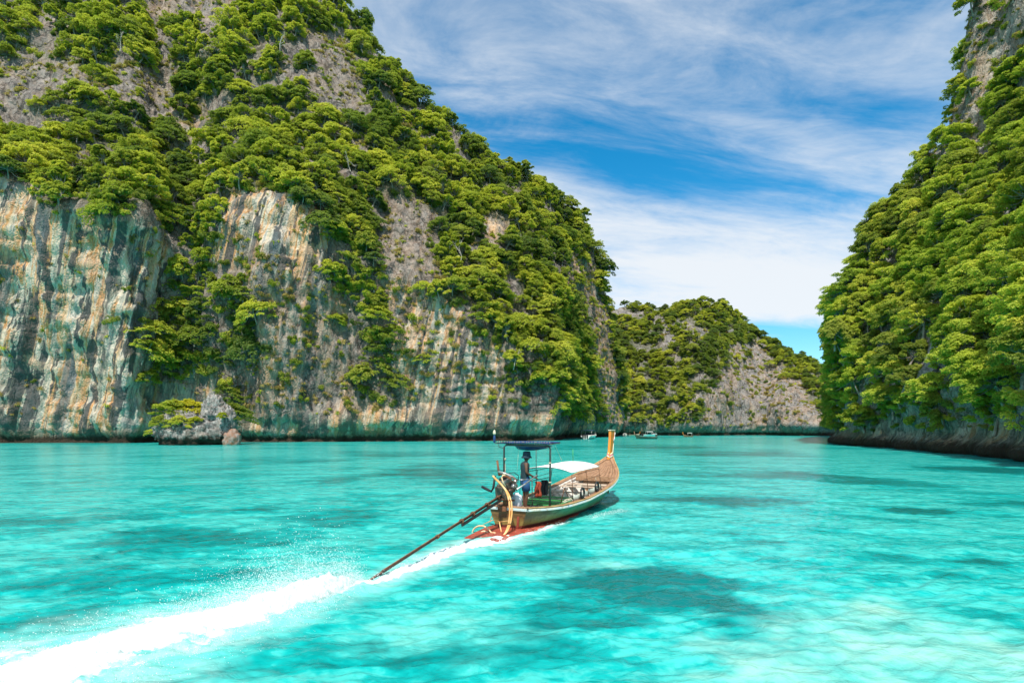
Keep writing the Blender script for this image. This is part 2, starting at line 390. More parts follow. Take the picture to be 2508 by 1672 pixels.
def cliff(name, cols, nu, nv, bare, mat, amp, seed, notch=1.9, ulim=None, cl=(-0.15, 0.14)):
    """lofted rock face. cols: (px, base distance, [(height in px or None, setback)...crest]); rows are shared features"""
    K = None; PX = []; DD = []; ZZ = []
    for px, d0, pts in cols:
        prof = [(-4.0, d0 + 1.5), (0.0, d0 + 0.8), (2.6, d0 + 0.9), (4.4, d0 + 0.1)]
        for py, off in pts:
            D = d0 + off
            prof.append((max(H - (py - HY) / F * D, prof[-1][0] + 1.0), D))
        zc, Dc = prof[-1]
        prof.append((zc * 0.93, Dc + 14)); prof.append((zc * 0.55, Dc + 50))
        PX.append([px] * len(prof)); ZZ.append([z for z, _ in prof]); DD.append([d for _, d in prof])
    PX, ZZ, DD = map(np.array, (PX, ZZ, DD))
    # rows by mean arc length
    seg = np.hypot(np.diff(ZZ, axis=1), np.diff(DD, axis=1)).mean(0); seg[0] *= 0.3; seg[-1] *= 0.22
    rt = np.concatenate([[0], np.cumsum(seg)]); rt /= rt[-1]
    tv = np.linspace(0, 1, nv)
    # columns by image spacing
    cs = np.abs(np.diff(PX[:, 0])) * 0.5 + np.abs(np.diff(DD[:, 1])) * 4.0 + 3
    if ulim is not None:
        for k in range(len(cs)):
            if PX[k + 1, 0] > ulim[1] or PX[k, 0] < ulim[0]: cs[k] *= 0.35
    rc = np.concatenate([[0], np.cumsum(cs)]); rc /= rc[-1]
    tu = np.linspace(0, 1, nu)
    def grid(A):
        B = np.array([np.interp(tv, rt, A[i]) for i in range(len(A))])
        return np.array([np.interp(tu, rc, B[:, j]) for j in range(nv)]).T
    px, zz, dd = (blur_uv(grid(A), 5) for A in (PX, ZZ, DD))
    V = np.stack([(px - CX) / F * dd, dd, zz], -1)
    du = np.gradient(V, axis=0); dv = np.gradient(V, axis=1)
    Nn = np.cross(du, dv); Nn /= np.linalg.norm(Nn, axis=-1, keepdims=True) + 1e-9
    if Nn[..., 1].mean() > 0: Nn = -Nn
    q = V.reshape(-1, 3); n = Nn.reshape(-1, 3)
    # where the slope is shallow the relief is lumpier, on walls it is fluted
    wall = np.clip(1 - np.abs(n[:, 2]) * 1.4, 0, 1)
    disp = 4.2 * fbm(q / 24.0, 3, seed) + 1.7 * fbm(q / np.array([7.0, 7.0, 11.0]), 3, seed + 3)
    flut = ridged(q / np.array([3.6, 3.6, 22.0]), 3, seed + 7)
    disp += wall * 1.6 * (ridged(q / np.array([8.0, 8.0, 55.0]) + 3.3, 2, seed + 37) - 0.3) * (q[:, 2] < 70)
    disp += wall * 1.35 * (flut - 0.3) + 0.8 * ridged(q / np.array([1.9, 1.9, 5.0]), 3, seed + 11) - 0.3
    disp += 0.55 * ridged(q / np.array([9.0, 9.0, 1.8]), 2, seed + 19) * wall
    disp += 0.28 * fbm(q / 0.8, 2, seed + 23)
    low = sstep(5.0, 2.2, q[:, 2])
    disp = disp * amp * (1 - 0.45 * low)
    # tidal notch
    nt = np.exp(-((q[:, 2] - 0.6) / 1.15) ** 2)
    disp -= notch * nt * (0.8 + 0.9 * fbm(q / 6.0, 2, seed + 29))
    q = q + n * disp[:, None]
    tree, tuft, stk, och = veg_fields(q, bare)
    tree = tree * clump(q, *cl)
    tree_s = blur_uv(tree.reshape(nu, nv), 3); stk_s = blur_uv(stk.reshape(nu, nv), 4); och_s = blur_uv(och.reshape(nu, nv), 4)
    Vg = q.reshape(nu, nv, 3)
    idx = np.arange(nu * nv).reshape(nu, nv)
    Fq = np.stack([idx[:-1, :-1], idx[1:, :-1], idx[1:, 1:], idx[:-1, 1:]], -1).reshape(-1, 4)
    # orient towards the camera side
    a, b, c_ = q[Fq[:, 0]], q[Fq[:, 1]], q[Fq[:, 2]]
    fn = np.cross(b - a, c_ - a)
    if (fn[:, 1]).mean() > 0: Fq = Fq[:, ::-1]
    moss = np.clip(tree_s.ravel() * (0.45 + 0.75 * sstep(0.15, 0.6, np.abs(n[:, 2]))), 0, 1)
    me = mesh_np(name, q, Fq, (mat,), True, None, {'streak': ('POINT', stk_s.ravel()), 'ochre': ('POINT', och_s.ravel()), 'moss': ('POINT', moss)})
    o = link_obj(name, me)
    return o, Vg, tree_s, blur_uv(tuft.reshape(nu, nv), 1)

LEFT_COLS = [
    (-1500, 78, [(300,-2),(100,20),(0,26),(-120,32),(-500,70)]),
    (-500, 104, [(470,-3),(300,26),(190,32),(70,40),(-280,84)]),
    (0, 114, [(440,-3),(330,26),(225,32),(95,42),(-250,90)]),
    (90, 114.5, [(470,-3),(338,25),(235,31),(100,42),(-242,90)]),
    (150, 115, [(520,-4),(342,24),(240,30),(106,42),(-238,90)]),
    (230, 115, [(505,-4),(345,24),(245,30),(110,42),(-235,90)]),
    (300, 113.5, [(530,-3),(350,25),(258,32),(125,42),(-225,90)]),
    (345, 115.5, [(510,-3),(350,25),(265,32),(130,42),(-220,90)]),
    (385, 122, [(560,-2),(370,22),(275,32),(115,44),(-210,90)]),
    (480, 124, [(620,-1),(380,22),(280,32),(100,44),(-190,88)]),
    (560, 120, [(470,2),(365,20),(260,32),(85,45),(-165,85)]),
    (660, 121, [(455,0),(360,20),(250,32),(80,45),(-130,80)]),
    (750, 124, [(470,1),(360,22),(260,32),(90,46),(-70,72)]),
    (853, 126, [(600,4),(420,20),(300,34),(130,50),(40,64)]),
    (928, 128, [(680,4),(480,18),(330,34),(200,48),(125,60)]),
    (986, 129, [(690,3),(500,17),(400,30),(285,45),(222,56)]),
    (1066, 130, [(720,2),(560,17),(450,32),(350,44),(298,54)]),
    (1120, 131, [(760,1),(600,17),(490,32),(390,45),(322,54)]),
    (1194, 133, [(800,1),(640,16),(520,32),(430,45),(368,54)]),
    (1280, 135, [(830,1),(690,16),(580,32),(500,46),(437,56)]),
    (1345, 137, [(870,0),(740,20),(640,38),(560,52),(480,64)]),
    (1372, 139, [(900,2),(760,22),(660,40),(570,54),(500,66)]),
    (1386, 172, [(880,2),(760,8),(660,14),(580,22),(515,33)]),
    (1429, 186, [(880,2),(780,6),(700,12),(630,18),(572,24)]),
    (1455, 194, [(890,2),(810,5),(740,10),(690,15),(652,19)]),
    (1482, 201, [(910,1),(850,4),(800,7),(765,10),(737,13)]),
    (1497, 205, [(930,1),(900,3),(870,5),(845,7),(825,9)]),
    (1508, 208, [(990,1),(975,2),(955,3),(940,4),(925,5)]),
    (1517, 211, [(1045,0.5),(1035,1),(1028,1.5),(1020,2),(1012,2.5)]),
    (1516, 222, [(1050,0.5),(1040,1),(1032,1.5),(1026,2),(1020,2.5)]),
]
FAR_SKY = [(1380, 800), (1440, 775), (1498, 760), (1525, 748), (1600, 754), (1640, 754), (1700, 745), (1760, 748), (1800, 772), (1840, 810), (1880, 836), (1920, 858), (1945, 882), (1980, 890), (2020, 906), (2045, 928), (2100, 965), (2150, 1010)]
FAR_COLS = []
for px, py in [(1250, 850), (1320, 820)] + FAR_SKY:
    d0 = 247 + 7 * math.sin(px / 47.0) + (px > 1880) * -8
    sp = 1060 - py
    FAR_COLS.append((px, d0, [(1060 - sp * 0.28, 4), (1060 - sp * 0.50, 16), (1060 - sp * 0.72, 30), (1060 - sp * 0.88, 44), (py, 58)]))
RIGHT_COLS = [
    (2110, 190, [(980, 2), (940, 4), (890, 6), (840, 8), (800, 10)]),
    (2062, 150, [(960, 1), (900, 2), (850, 4), (800, 6), (770, 8)]),
    (2048, 122, [(960, 0), (890, 1), (830, 2), (790, 3), (755, 5)]),
    (2052, 107, [(960, -1), (880, 0), (810, 2), (770, 4), (735, 6)]),
    (2066, 102, [(960, -2), (880, 0), (800, 3), (750, 6), (705, 9)]),
    (2090, 98, [(960, -2), (870, 1), (780, 6), (710, 11), (648, 16)]),
    (2122, 94, [(960, -2), (860, 2), (760, 8), (670, 16), (593, 24)]),
    (2178, 86, [(950, -2), (850, 4), (730, 12), (610, 22), (508, 34)]),
    (2247, 77, [(950, -2), (840, 4), (700, 14), (540, 28), (422, 42)]),
    (2287, 72, [(950, -2), (840, 4), (690, 15), (500, 32), (365, 44)]),
    (2322, 68, [(950, -2), (840, 4), (680, 16), (440, 36), (285, 44)]),
    (2352, 65, [(950, -2), (840, 4), (670, 16), (400, 38), (150, 46)]),
    (2388, 61, [(950, -2), (830, 4), (650, 17), (370, 40), (5, 50)]),
    (2450, 56, [(950, -2), (820, 4), (620, 17), (330, 42), (-200, 60)]),
    (2508, 50, [(940, -2), (810, 4), (590, 17), (280, 42), (-350, 62)]),
    (2720, 40, [(910, -2), (760, 3), (480, 14), (100, 36), (-700, 60)]),
    (3250, 26, [(800, -1), (600, 3), (200, 11), (-400, 28), (-1600, 50)]),
    (5200, 13, [(500, -1), (0, 2), (-900, 8), (-2200, 18), (-4800, 36)]),
]
cl_left, VL, TL, UL = cliff('cliff_left', LEFT_COLS, 560, 400, BARE_LEFT, ROCK, 1.0, 11, 1.7, (-60, 1600))
tag(cl_left, 'tall limestone cliff with stained lower wall and wooded upper slopes', 'cliff', kind='structure')
cl_far, VF, TF, UF = cliff('hill_far', FAR_COLS, 300, 200, BARE_FAR, ROCK_FAR, 0.9, 43, 2.0, None, (-0.26, 0.0))
tag(cl_far, 'wooded limestone hill closing the far end of the lagoon', 'hill', kind='structure')
cl_right, VR, TR, UR = cliff('cliff_right', RIGHT_COLS, 330, 330, BARE_RIGHT, ROCK_NEAR, 0.62, 71, 1.8, (2000, 2560), (-0.21, 0.08))
tag(cl_right, 'steep overgrown limestone cliff with dark undercut foot', 'cliff', kind='structure')

# ------------------------------------------------------------------ vegetation kit
def leaf_quads(pos, nrm, size, rng, aspect=0.62):
    n = len(pos)
    nrm = nrm / (np.linalg.norm(nrm, axis=1, keepdims=True) + 1e-9)
    t = np.cross(nrm, rng.normal(size=(n, 3))); t /= np.linalg.norm(t, axis=1, keepdims=True) + 1e-9
    b = np.cross(nrm, t)
    s = (size * rng.uniform(0.55, 1.35, n))[:, None]
    t = t * s; b = b * s * aspect
    dr = nrm * s * 0.22
    V = np.stack([pos - t - dr, pos - b + dr * 0.6, pos + t - dr, pos + b + dr * 0.6], 1).reshape(-1, 3)
    Fq = np.arange(n * 4).reshape(n, 4)
    return V, Fq

def tube_np(pts, rads, sides=5):
    pts = np.asarray(pts, float); n = len(pts)
    V = []; Fq = []
    for k in range(n):
        d = pts[min(k + 1, n - 1)] - pts[max(k - 1, 0)]; d /= np.linalg.norm(d) + 1e-9
        up = np.array([0, 0, 1.0]) if abs(d[2]) < 0.9 else np.array([1.0, 0, 0])
        a = np.cross(d, up); a /= np.linalg.norm(a) + 1e-9; b = np.cross(d, a)
        for s in range(sides):
            th = 2 * PI * s / sides
            V.append(pts[k] + rads[k] * (math.cos(th) * a + math.sin(th) * b))
    for k in range(n - 1):
        for s in range(sides):
            Fq.append((k * sides + s, k * sides + (s + 1) % sides, (k + 1) * sides + (s + 1) % sides, (k + 1) * sides + s))
    return np.array(V), np.array(Fq)

def make_tree(seed, npads, nleaf, leaf, height=1.0, spread=0.5, flat=0.5, droop=0.0):
    """unit-height tree: returns crown (V,F,tint) and trunk (V,F). layered umbrella pads on limbs"""
    rng = np.random.default_rng(seed)
    pads = []
    for i in range(npads):
        ang = i * 2.39996 + rng.uniform(-0.5, 0.5)
        rr = spread * math.sqrt((i + 0.5) / npads) * rng.uniform(0.75, 1.1)
        z = height * (0.94 - 0.62 * (rr / spread) ** 1.6 * rng.uniform(0.25, 1.2)) - rng.uniform(0, 0.14)
        pr = spread * rng.uniform(0.17, 0.31)
        pads.append((np.array([rr * math.cos(ang), rr * math.sin(ang), z - 0.12]), pr, rng.uniform(0, 1)))
    wt = np.array([p[1] ** 2 for p in pads]); wt /= wt.sum()
    which = rng.choice(npads, nleaf, p=wt)
    c = np.array([p[0] for p in pads])[which]; r = np.array([p[1] for p in pads])[which]; tn = np.array([p[2] for p in pads])[which]
    d = rng.normal(size=(nleaf, 3)); d /= np.linalg.norm(d, axis=1, keepdims=True)
    d[:, 2] = np.where(d[:, 2] < -0.25, -d[:, 2], d[:, 2])
    # small sprigs inside a pad so the outline is uneven
    lump = 1 + 0.22 * np.sin(d[:, 0] * 7 + which) * np.sin(d[:, 1] * 6 + 2 * which) + rng.normal(0, 0.07, nleaf)
    rad = r * lump * rng.uniform(0.62, 1.05, nleaf) ** 0.6
    pos = c + d * rad[:, None] * np.array([1, 1, flat])
    pos[:, 2] -= droop * (np.hypot(pos[:, 0], pos[:, 1]) / spread) ** 2
    nrm = d * np.array([0.8, 0.8, 1.2]) + np.array([0, 0, 0.65]) + rng.normal(0, 0.38, (nleaf, 3))
    V, Fq = leaf_quads(pos, nrm, leaf, rng)
    tint = np.repeat(np.clip(0.55 * tn + rng.uniform(0, 0.45, nleaf) , 0, 1), 1)
    tv, tf = [], []; off = 0
    top = np.array([rng.uniform(-.04, .04), rng.uniform(-.04, .04), height * 0.55])
    base = [np.array([0, 0, -0.12]), np.array([rng.uniform(-.03, .03), rng.uniform(-.03, .03), height * 0.2]), top]
    v, f = tube_np(base, [0.032, 0.026, 0.018], 6); tv.append(v); tf.append(f + off); off += len(v)
    for (pc, pr, _) in pads:
        s = base[1] * 0.4 + top * 0.6 if rng.uniform() < 0.5 else top
        mid = s * 0.45 + pc * 0.55 + np.array([0, 0, -0.05]) + rng.normal(0, 0.02, 3)
        v, f = tube_np([s, mid, pc + np.array([0, 0, pr * flat * 0.4])], [0.012, 0.008, 0.003], 4); tv.append(v); tf.append(f + off); off += len(v)
    return (V, Fq, tint), (np.concatenate(tv), np.concatenate(tf))

def crown_mesh(name, cr, mat):
    V, Fq, tint = cr
    return mesh_np(name, V, Fq, (mat,), False, None, {'tint': ('FACE', tint)})
def joined_mesh(name, cr, tr, mat):
    V, Fq, tint = cr; tv, tf = tr
    return mesh_np(name, np.concatenate([V, tv]), np.concatenate([Fq, tf + len(V)]), (mat, bark), False,
                   np.concatenate([np.zeros(len(Fq)), np.ones(len(tf))]), {'tint': ('FACE', np.concatenate([tint, np.zeros(len(tf))]))})

TREES = [make_tree(s, np_, 3600, 0.034, 1.0, sp, fl, dr) for s, np_, sp, fl, dr in
         ((1, 34, 0.50, 0.80, 0.0), (2, 40, 0.54, 0.72, 0.04), (3, 30, 0.44, 0.90, 0.0), (4, 46, 0.60, 0.66, 0.06), (5, 28, 0.40, 0.95, 0.0), (6, 40, 0.56, 0.64, 0.08))]
TREES += [make_tree(7, 30, 2600, 0.036, 1.25, 0.30, 1.1, 0.0), make_tree(8, 22, 1500, 0.036, 1.0, 0.58, 0.42, 0.05), make_tree(9, 44, 3400, 0.034, 0.72, 0.66, 0.70, 0.12)]
FINE = [make_tree(s, np_, 9500, 0.024, 1.0, sp, fl, dr) for s, np_, sp, fl, dr in
        ((21, 44, 0.52, 0.82, 0.0), (22, 50, 0.56, 0.72, 0.02), (23, 36, 0.42, 0.95, 0.0), (24, 54, 0.60, 0.64, 0.03))]
def make_bush(seed, n, leaf):
    rng = np.random.default_rng(seed)
    k = 7
    cs = np.stack([rng.normal(0, 0.28, k), rng.normal(0, 0.28, k), rng.uniform(0.05, 0.42, k)], 1)
    w = rng.integers(0, k, n); d = rng.normal(size=(n, 3)); d /= np.linalg.norm(d, axis=1, keepdims=True)
    pos = cs[w] + d * (0.27 * rng.uniform(0.6, 1.1, n))[:, None]
    V, Fq = leaf_quads(pos, d + np.array([0, 0, 0.6]) + rng.normal(0, 0.4, (n, 3)), leaf, rng)
    return V, Fq, np.clip(0.5 * (w % 5) / 4 + rng.uniform(0, 0.5, n), 0, 1)
def make_tuft(seed, n=46):
    """arching grass tuft"""
    rng = np.random.default_rng(seed); V = []; Fq = []
    for i in range(n):
        a = rng.uniform(0, 2 * PI); l = rng.uniform(0.5, 1.0); w = 0.03
        o = np.array([math.cos(a), math.sin(a), 0]); s = np.array([-o[1], o[0], 0]) * w
        p0 = o * 0.05; p1 = o * 0.30 * l + np.array([0, 0, 0.55 * l]); p2 = o * 0.75 * l + np.array([0, 0, 0.35 * l * rng.uniform(0.2, 1)])
        b = len(V); V += [p0 - s, p0 + s, p1 - s, p1 + s, p2 - s * .2, p2 + s * .2]
        Fq += [(b, b + 1, b + 3, b + 2), (b + 2, b + 3, b + 5, b + 4)]
    return np.array(V), np.array(Fq), np.repeat(rng.uniform(0, 1, n), 2)
BUSH = [make_bush(s, 700, 0.075) for s in (31, 32, 33)]
TUFT = [make_tuft(s) for s in (41, 42)]

def scatter(name, pts, scl, rot, idx, protos, label, cat):
    """countless plants: one object, geometry-node instances of a few prototypes"""
    col = bpy.data.collections.new(name + '_kinds')
    for k, (me) in enumerate(protos):
        o = bpy.data.objects.new('%s_kind_%02d' % (name, k), me); col.objects.link(o)
    me = bpy.data.meshes.new(name); pts = np.asarray(pts, np.float32)
    me.vertices.add(len(pts)); me.vertices.foreach_set('co', pts.ravel())
    a = me.attributes.new('size', 'FLOAT_VECTOR', 'POINT'); a.data.foreach_set('vector', np.asarray(scl, np.float32).ravel())
    a = me.attributes.new('turn', 'FLOAT_VECTOR', 'POINT'); a.data.foreach_set('vector', np.asarray(rot, np.float32).ravel())
    a = me.attributes.new('pick', 'INT', 'POINT'); a.data.foreach_set('value', np.asarray(idx, np.int32))
    o = link_obj(name, me)
    ng = bpy.data.node_groups.new(name + '_nodes', 'GeometryNodeTree')
    ng.interface.new_socket('Geometry', in_out='INPUT', socket_type='NodeSocketGeometry')
    ng.interface.new_socket('Geometry', in_out='OUTPUT', socket_type='NodeSocketGeometry')
    nd = ng.nodes; gi = nd.new('NodeGroupInput'); go = nd.new('NodeGroupOutput')
    ci = nd.new('GeometryNodeCollectionInfo'); ci.inputs[0].default_value = col; ci.inputs[1].default_value = True; ci.inputs[2].default_value = True
    ip = nd.new('GeometryNodeInstanceOnPoints')
    def na(n, t):
        x = nd.new('GeometryNodeInputNamedAttribute'); x.data_type = t; x.inputs[0].default_value = n; return x.outputs[0]
    er = nd.new('FunctionNodeEulerToRotation')
    L = ng.links
    L.new(gi.outputs[0], ip.inputs['Points']); L.new(ci.outputs[0], ip.inputs['Instance']); ip.inputs['Pick Instance'].default_value = True
    L.new(na('pick', 'INT'), ip.inputs['Instance Index']); L.new(na('turn', 'FLOAT_VECTOR'), er.inputs[0]); L.new(er.outputs[0], ip.inputs['Rotation'])
    L.new(na('size', 'FLOAT_VECTOR'), ip.inputs['Scale']); L.new(ip.outputs[0], go.inputs[0])
    md = o.modifiers.new('plants', 'NODES'); md.node_group = ng
    tag(o, label, cat, kind='stuff')
    return o

def sample_surface(Vg, dens, n, rng, zmin=4.0):
    """random points on a cliff grid weighted by area x density, only faces turned to the lagoon or upwards"""
    A = Vg[:-1, :-1]; B = Vg[1:, :-1]; D_ = Vg[:-1, 1:]
    nr = np.cross(B - A, D_ - A); ar = np.linalg.norm(nr, axis=-1)
    nr = nr / (ar[..., None] + 1e-9)
    sgn = np.sign((nr[..., 1] < 0).mean() - 0.5); nr = nr * sgn
    w = ar * dens[:-1, :-1] * (A[..., 2] > zmin)
    px, py = proj(A)
    w = w * ((px > -260) & (px < 2760) & (py > -420) & (A[..., 1] > 12))
    w = w.ravel() / w.sum()
    k = rng.choice(len(w), n, p=w)
    u, v = rng.uniform(0, 1, (2, n, 1))
    p = A.reshape(-1, 3)[k] + u * (B - A).reshape(-1, 3)[k] + v * (D_ - A).reshape(-1, 3)[k]
    return p, nr.reshape(-1, 3)[k]

def thin(pts, sizes, fac, cap):
    """keep points at least fac*(mean size) apart"""
    cell = {}; keep = []; g = max(sizes.max() * fac, 0.5)
    for i in range(len(pts)):
        p = pts[i]; key = tuple((p // g).astype(int)); ok = True
        for dx in (-1, 0, 1):
            for dy in (-1, 0, 1):
                for dz in (-1, 0, 1):
                    for j in cell.get((key[0] + dx, key[1] + dy, key[2] + dz), ()):
                        q = pts[j]; r = fac * 0.5 * (sizes[i] + sizes[j])
                        if (p[0]-q[0])**2 + (p[1]-q[1])**2 + (p[2]-q[2])**2 < r * r: ok = False; break
                    if not ok: break
                if not ok: break
            if not ok: break
        if ok:
            cell.setdefault(key, []).append(i); keep.append(i)
            if len(keep) >= cap: break
    return np.array(keep)

# ------------------------------------------------------------------ trees on the cliffs
ORD = ['first', 'second', 'third', 'fourth', 'fifth', 'sixth', 'seventh', 'eighth', 'ninth', 'tenth', 'eleventh', 'twelfth', 'thirteenth', 'fourteenth', 'fifteenth', 'sixteenth', 'seventeenth', 'eighteenth', 'nineteenth', 'twentieth']
ZONES_LEFT = [   # x0, y0, x1, y1, phrase
    (-999, -999, 300, 150, 'on the tall cliff top corner'),
    (300, -999, 620, 150, 'beside the topmost grey brow'),
    (620, -999, 860, 150, 'near the summit of the tall cliff'),
    (-999, 150, 420, 290, 'on the grey upper rock band'),
    (-999, 290, 170, 600, 'on the ledge above the stained wall'),
    (170, 290, 330, 600, 'at the brink above the stained wall'),
    (330, 290, 560, 460, 'on the ledge between the stained walls'),
    (330, 460, 600, 700, 'hanging between the two stained walls'),
    (420, 150, 640, 290, 'on the terrace under the grey brow'),
    (640, 150, 860, 300, 'beside the steep grey upper ridge'),
    (560, 300, 720, 560, 'above the green-streaked wall'),
    (720, 300, 900, 470, 'in the dense wood mid cliff'),
    (330, 700, 720, 1100, 'in the hollow behind the sea rock'),
    (720, 470, 860, 1100, 'in the green rib mid cliff'),
    (860, 470, 1010, 1100, 'around the bare grey slab mid cliff'),
    (860, 100, 1010, 330, 'on the upper sloping skyline'),
    (1010, 200, 1150, 420, 'on the middle sloping skyline'),
    (900, 330, 1100, 470, 'under the sloping skyline'),
    (1010, 420, 1160, 700, 'above the pale cave wall'),
    (1150, 300, 1300, 560, 'on the lower sloping skyline'),
    (1160, 560, 1320, 800, 'on the big green bulge'),
    (1010, 700, 1160, 1100, 'beside the pale cave wall'),
    (1160, 800, 1375, 1100, 'above the undercut cliff corner'),
    (1300, 400, 1400, 800, 'on the shoulder of the tall cliff'),
    (1375, 400, 1600, 800, 'high on the far buttress'),
    (1375, 800, 1600, 1100, 'low on the far buttress'),
]
ZONES_FAR = [
    (1300, 0, 1640, 860, 'on the crest of the far hill'), (1640, 0, 1900, 860, 'on the ridge above the pale far rock'),
    (1300, 860, 1600, 960, 'on the shaded flank of the far hill'), (1600, 860, 1760, 1100, 'beside the pale far rock'),
    (1300, 960, 1600, 1100, 'at the foot of the far hill'), (1760, 0, 2200, 1100, 'on the far hill end')]
ZONES_RIGHT = [
    (2200, -999, 2800, 360, 'beside the bare right crag'), (2000, 360, 2300, 620, 'on the right cliff skyline'),
    (2300, 360, 2800, 620, 'under the bare right crag'), (1900, 620, 2140, 830, 'on the right cliff edge'),
    (2140, 620, 2330, 830, 'in the right cliff middle'), (2330, 620, 2800, 830, 'at the picture edge mid height'),
    (1900, 830, 2140, 1200, 'low on the right cliff edge'), (2140, 830, 2330, 1200, 'above the right cliff foot'),
    (2330, 830, 2800, 1200, 'low at the picture edge')]
COLN = {'lime': 'lime green', 'bright': 'yellow-green', 'mid': 'mid green', 'dark': 'dark green', 'yellow': 'golden', 'blossom': 'pinkish grey flowering', 'dry': 'dry'}

rng = np.random.default_rng(7)
cand = []   # (pos, normal, height, kind index, material, zone set, fine)
def gather(Vg, dens, n, lo, hi, fac, cap, zones, fine, seed, zmin, cw):
    r = np.random.default_rng(seed)
    p, nr = sample_surface(Vg, dens ** 1.6, n, r, zmin)
    h = lo + (hi - lo) * r.uniform(0, 1, n) ** 2.2
    o = np.argsort(-h[:]); o = np.concatenate([o[:n // 3], r.permutation(o[n // 3:])])
    k = o[thin(p[o], h[o], fac, cap)]
    patch = fbm(p[k] / 16.0, 2, seed)
    for i, j in enumerate(k):
        t = r.uniform(0, 1) + patch[i] * 1.6
        mk = ('lime' if fine else 'bright') if t > 1 - cw[0] else (('bright' if fine else 'mid') if t > 1 - cw[0] - cw[1] else ('mid' if fine else 'dark'))
        cand.append((p[j], nr[j], h[j], int(r.integers(0, len(FINE) if fine else len(TREES))), mk, zones, fine))
gather(VL, TL, 14000, 2.2, 7.2, 0.42, 2600, ZONES_LEFT, False, 101, 6.0, (0.52, 0.30))
gather(VF, TF, 7000, 2.6, 5.8, 0.42, 1300, ZONES_FAR, False, 102, 3.0, (0.34, 0.40))
gather(VR, TR, 8000, 1.8, 5.6, 0.40, 900, ZONES_RIGHT, True, 103, 1.7, (0.55, 0.30))

def in_frame(p):
    x, y = proj(p); return -60 < x < 2568 and -60 < y < 1140
score = []
for c in cand:
    x, y = proj(c[0] + np.array([0, 0, c[2] * 0.6]))
    vis = 1.0 if (-20 < x < 2528 and -10 < y < 1090) else 0.0
    toc = -c[0] / np.linalg.norm(c[0]); f = float(np.dot(c[1], toc))
    score.append(vis * (c[2] / c[0][1]) * (1.0 if f > -0.05 else 0.15))
order = np.argsort(-np.array(score))
# keep a share for each massif so that every wood has its own trees
quota = {id(ZONES_LEFT): 190, id(ZONES_FAR): 35, id(ZONES_RIGHT): 67}
chosen = set()
for i in order:
    q = id(cand[i][5])
    if score[i] > 0 and quota[q] > 0:
        quota[q] -= 1; chosen.add(int(i))

def tree_pose(c, r):
    p, nr, h = c[0], c[1], c[2]
    lean = np.clip(nr * np.array([1, 1, 0]), -1, 1) * 0.30
    tx, ty = -lean[1] + r.normal(0, 0.06), lean[0] + r.normal(0, 0.06)
    s = h * np.array([r.uniform(0.9, 1.15), r.uniform(0.9, 1.15), r.uniform(0.82, 1.05)])
    return p - nr * 0.25 * 1.0, (tx, ty, r.uniform(0, 6.28)), s

tr_crowns = {}; tr_trunks = {}
def crown_of(kind, fine):
    key = (kind, fine)
    if key not in tr_crowns:
        cr, tr = (FINE if fine else TREES)[kind]
        tr_crowns[key] = crown_mesh('crown', cr, FOL['mid'])
        tr_trunks[key] = mesh_np('trunk', tr[0], tr[1], (bark,), True)
    return tr_crowns[key], tr_trunks[key]

def place_tree(loc, rot, scl, kind, fine, mk, name='tree'):
    cm, tm = crown_of(kind, fine)
    e = empty(name, loc); e.rotation_euler = rot; e.scale = scl
    a = link_obj('crown', cm, e); a.material_slots[0].link = 'OBJECT'; a.material_slots[0].material = FOL[mk]
    link_obj('trunk', tm, e)
    return e

# the one pinkish flowering tree on the terrace
best = min((i for i in chosen if cand[i][5] is ZONES_LEFT), key=lambda i: np.hypot(*(np.array(proj(cand[i][0] + np.array([0, 0, 3.]))) - np.array([505, 200]))))
rr = np.random.default_rng(55)
named = {}
for i in sorted(chosen, key=lambda i: float(proj(cand[i][0])[0])):
    c = cand[i]; mk = 'blossom' if i == best else c[4]
    loc, rot, scl = tree_pose(c, rr)
    e = place_tree(loc, rot, scl, c[3], c[6], mk)
    x, y = proj(c[0] + np.array([0, 0, c[2] * 0.5]))
    zn = next((z[4] for z in c[5] if z[0] <= x < z[2] and z[1] <= y < z[3]), None)
    if zn is None:
        zn = {id(ZONES_LEFT): 'on the open face of the tall cliff', id(ZONES_FAR): 'on the far hill', id(ZONES_RIGHT): 'on the right cliff'}[id(c[5])]
    named.setdefault((mk, zn), []).append((e, c))
for (mk, zn), lst in named.items():
    for k, (e, c) in enumerate(lst):
        if len(lst) == 1: lab = 'large %s tree %s' % (COLN[mk], zn)
        else: lab = '%s large %s tree from the left %s' % (ORD[min(k, 19)], COLN[mk], zn)
        g = 'trees on the left cliff' if c[5] is ZONES_LEFT else ('trees on the far hill' if c[5] is ZONES_FAR else 'trees on the right cliff')
        tag(e, lab, 'tree', g)

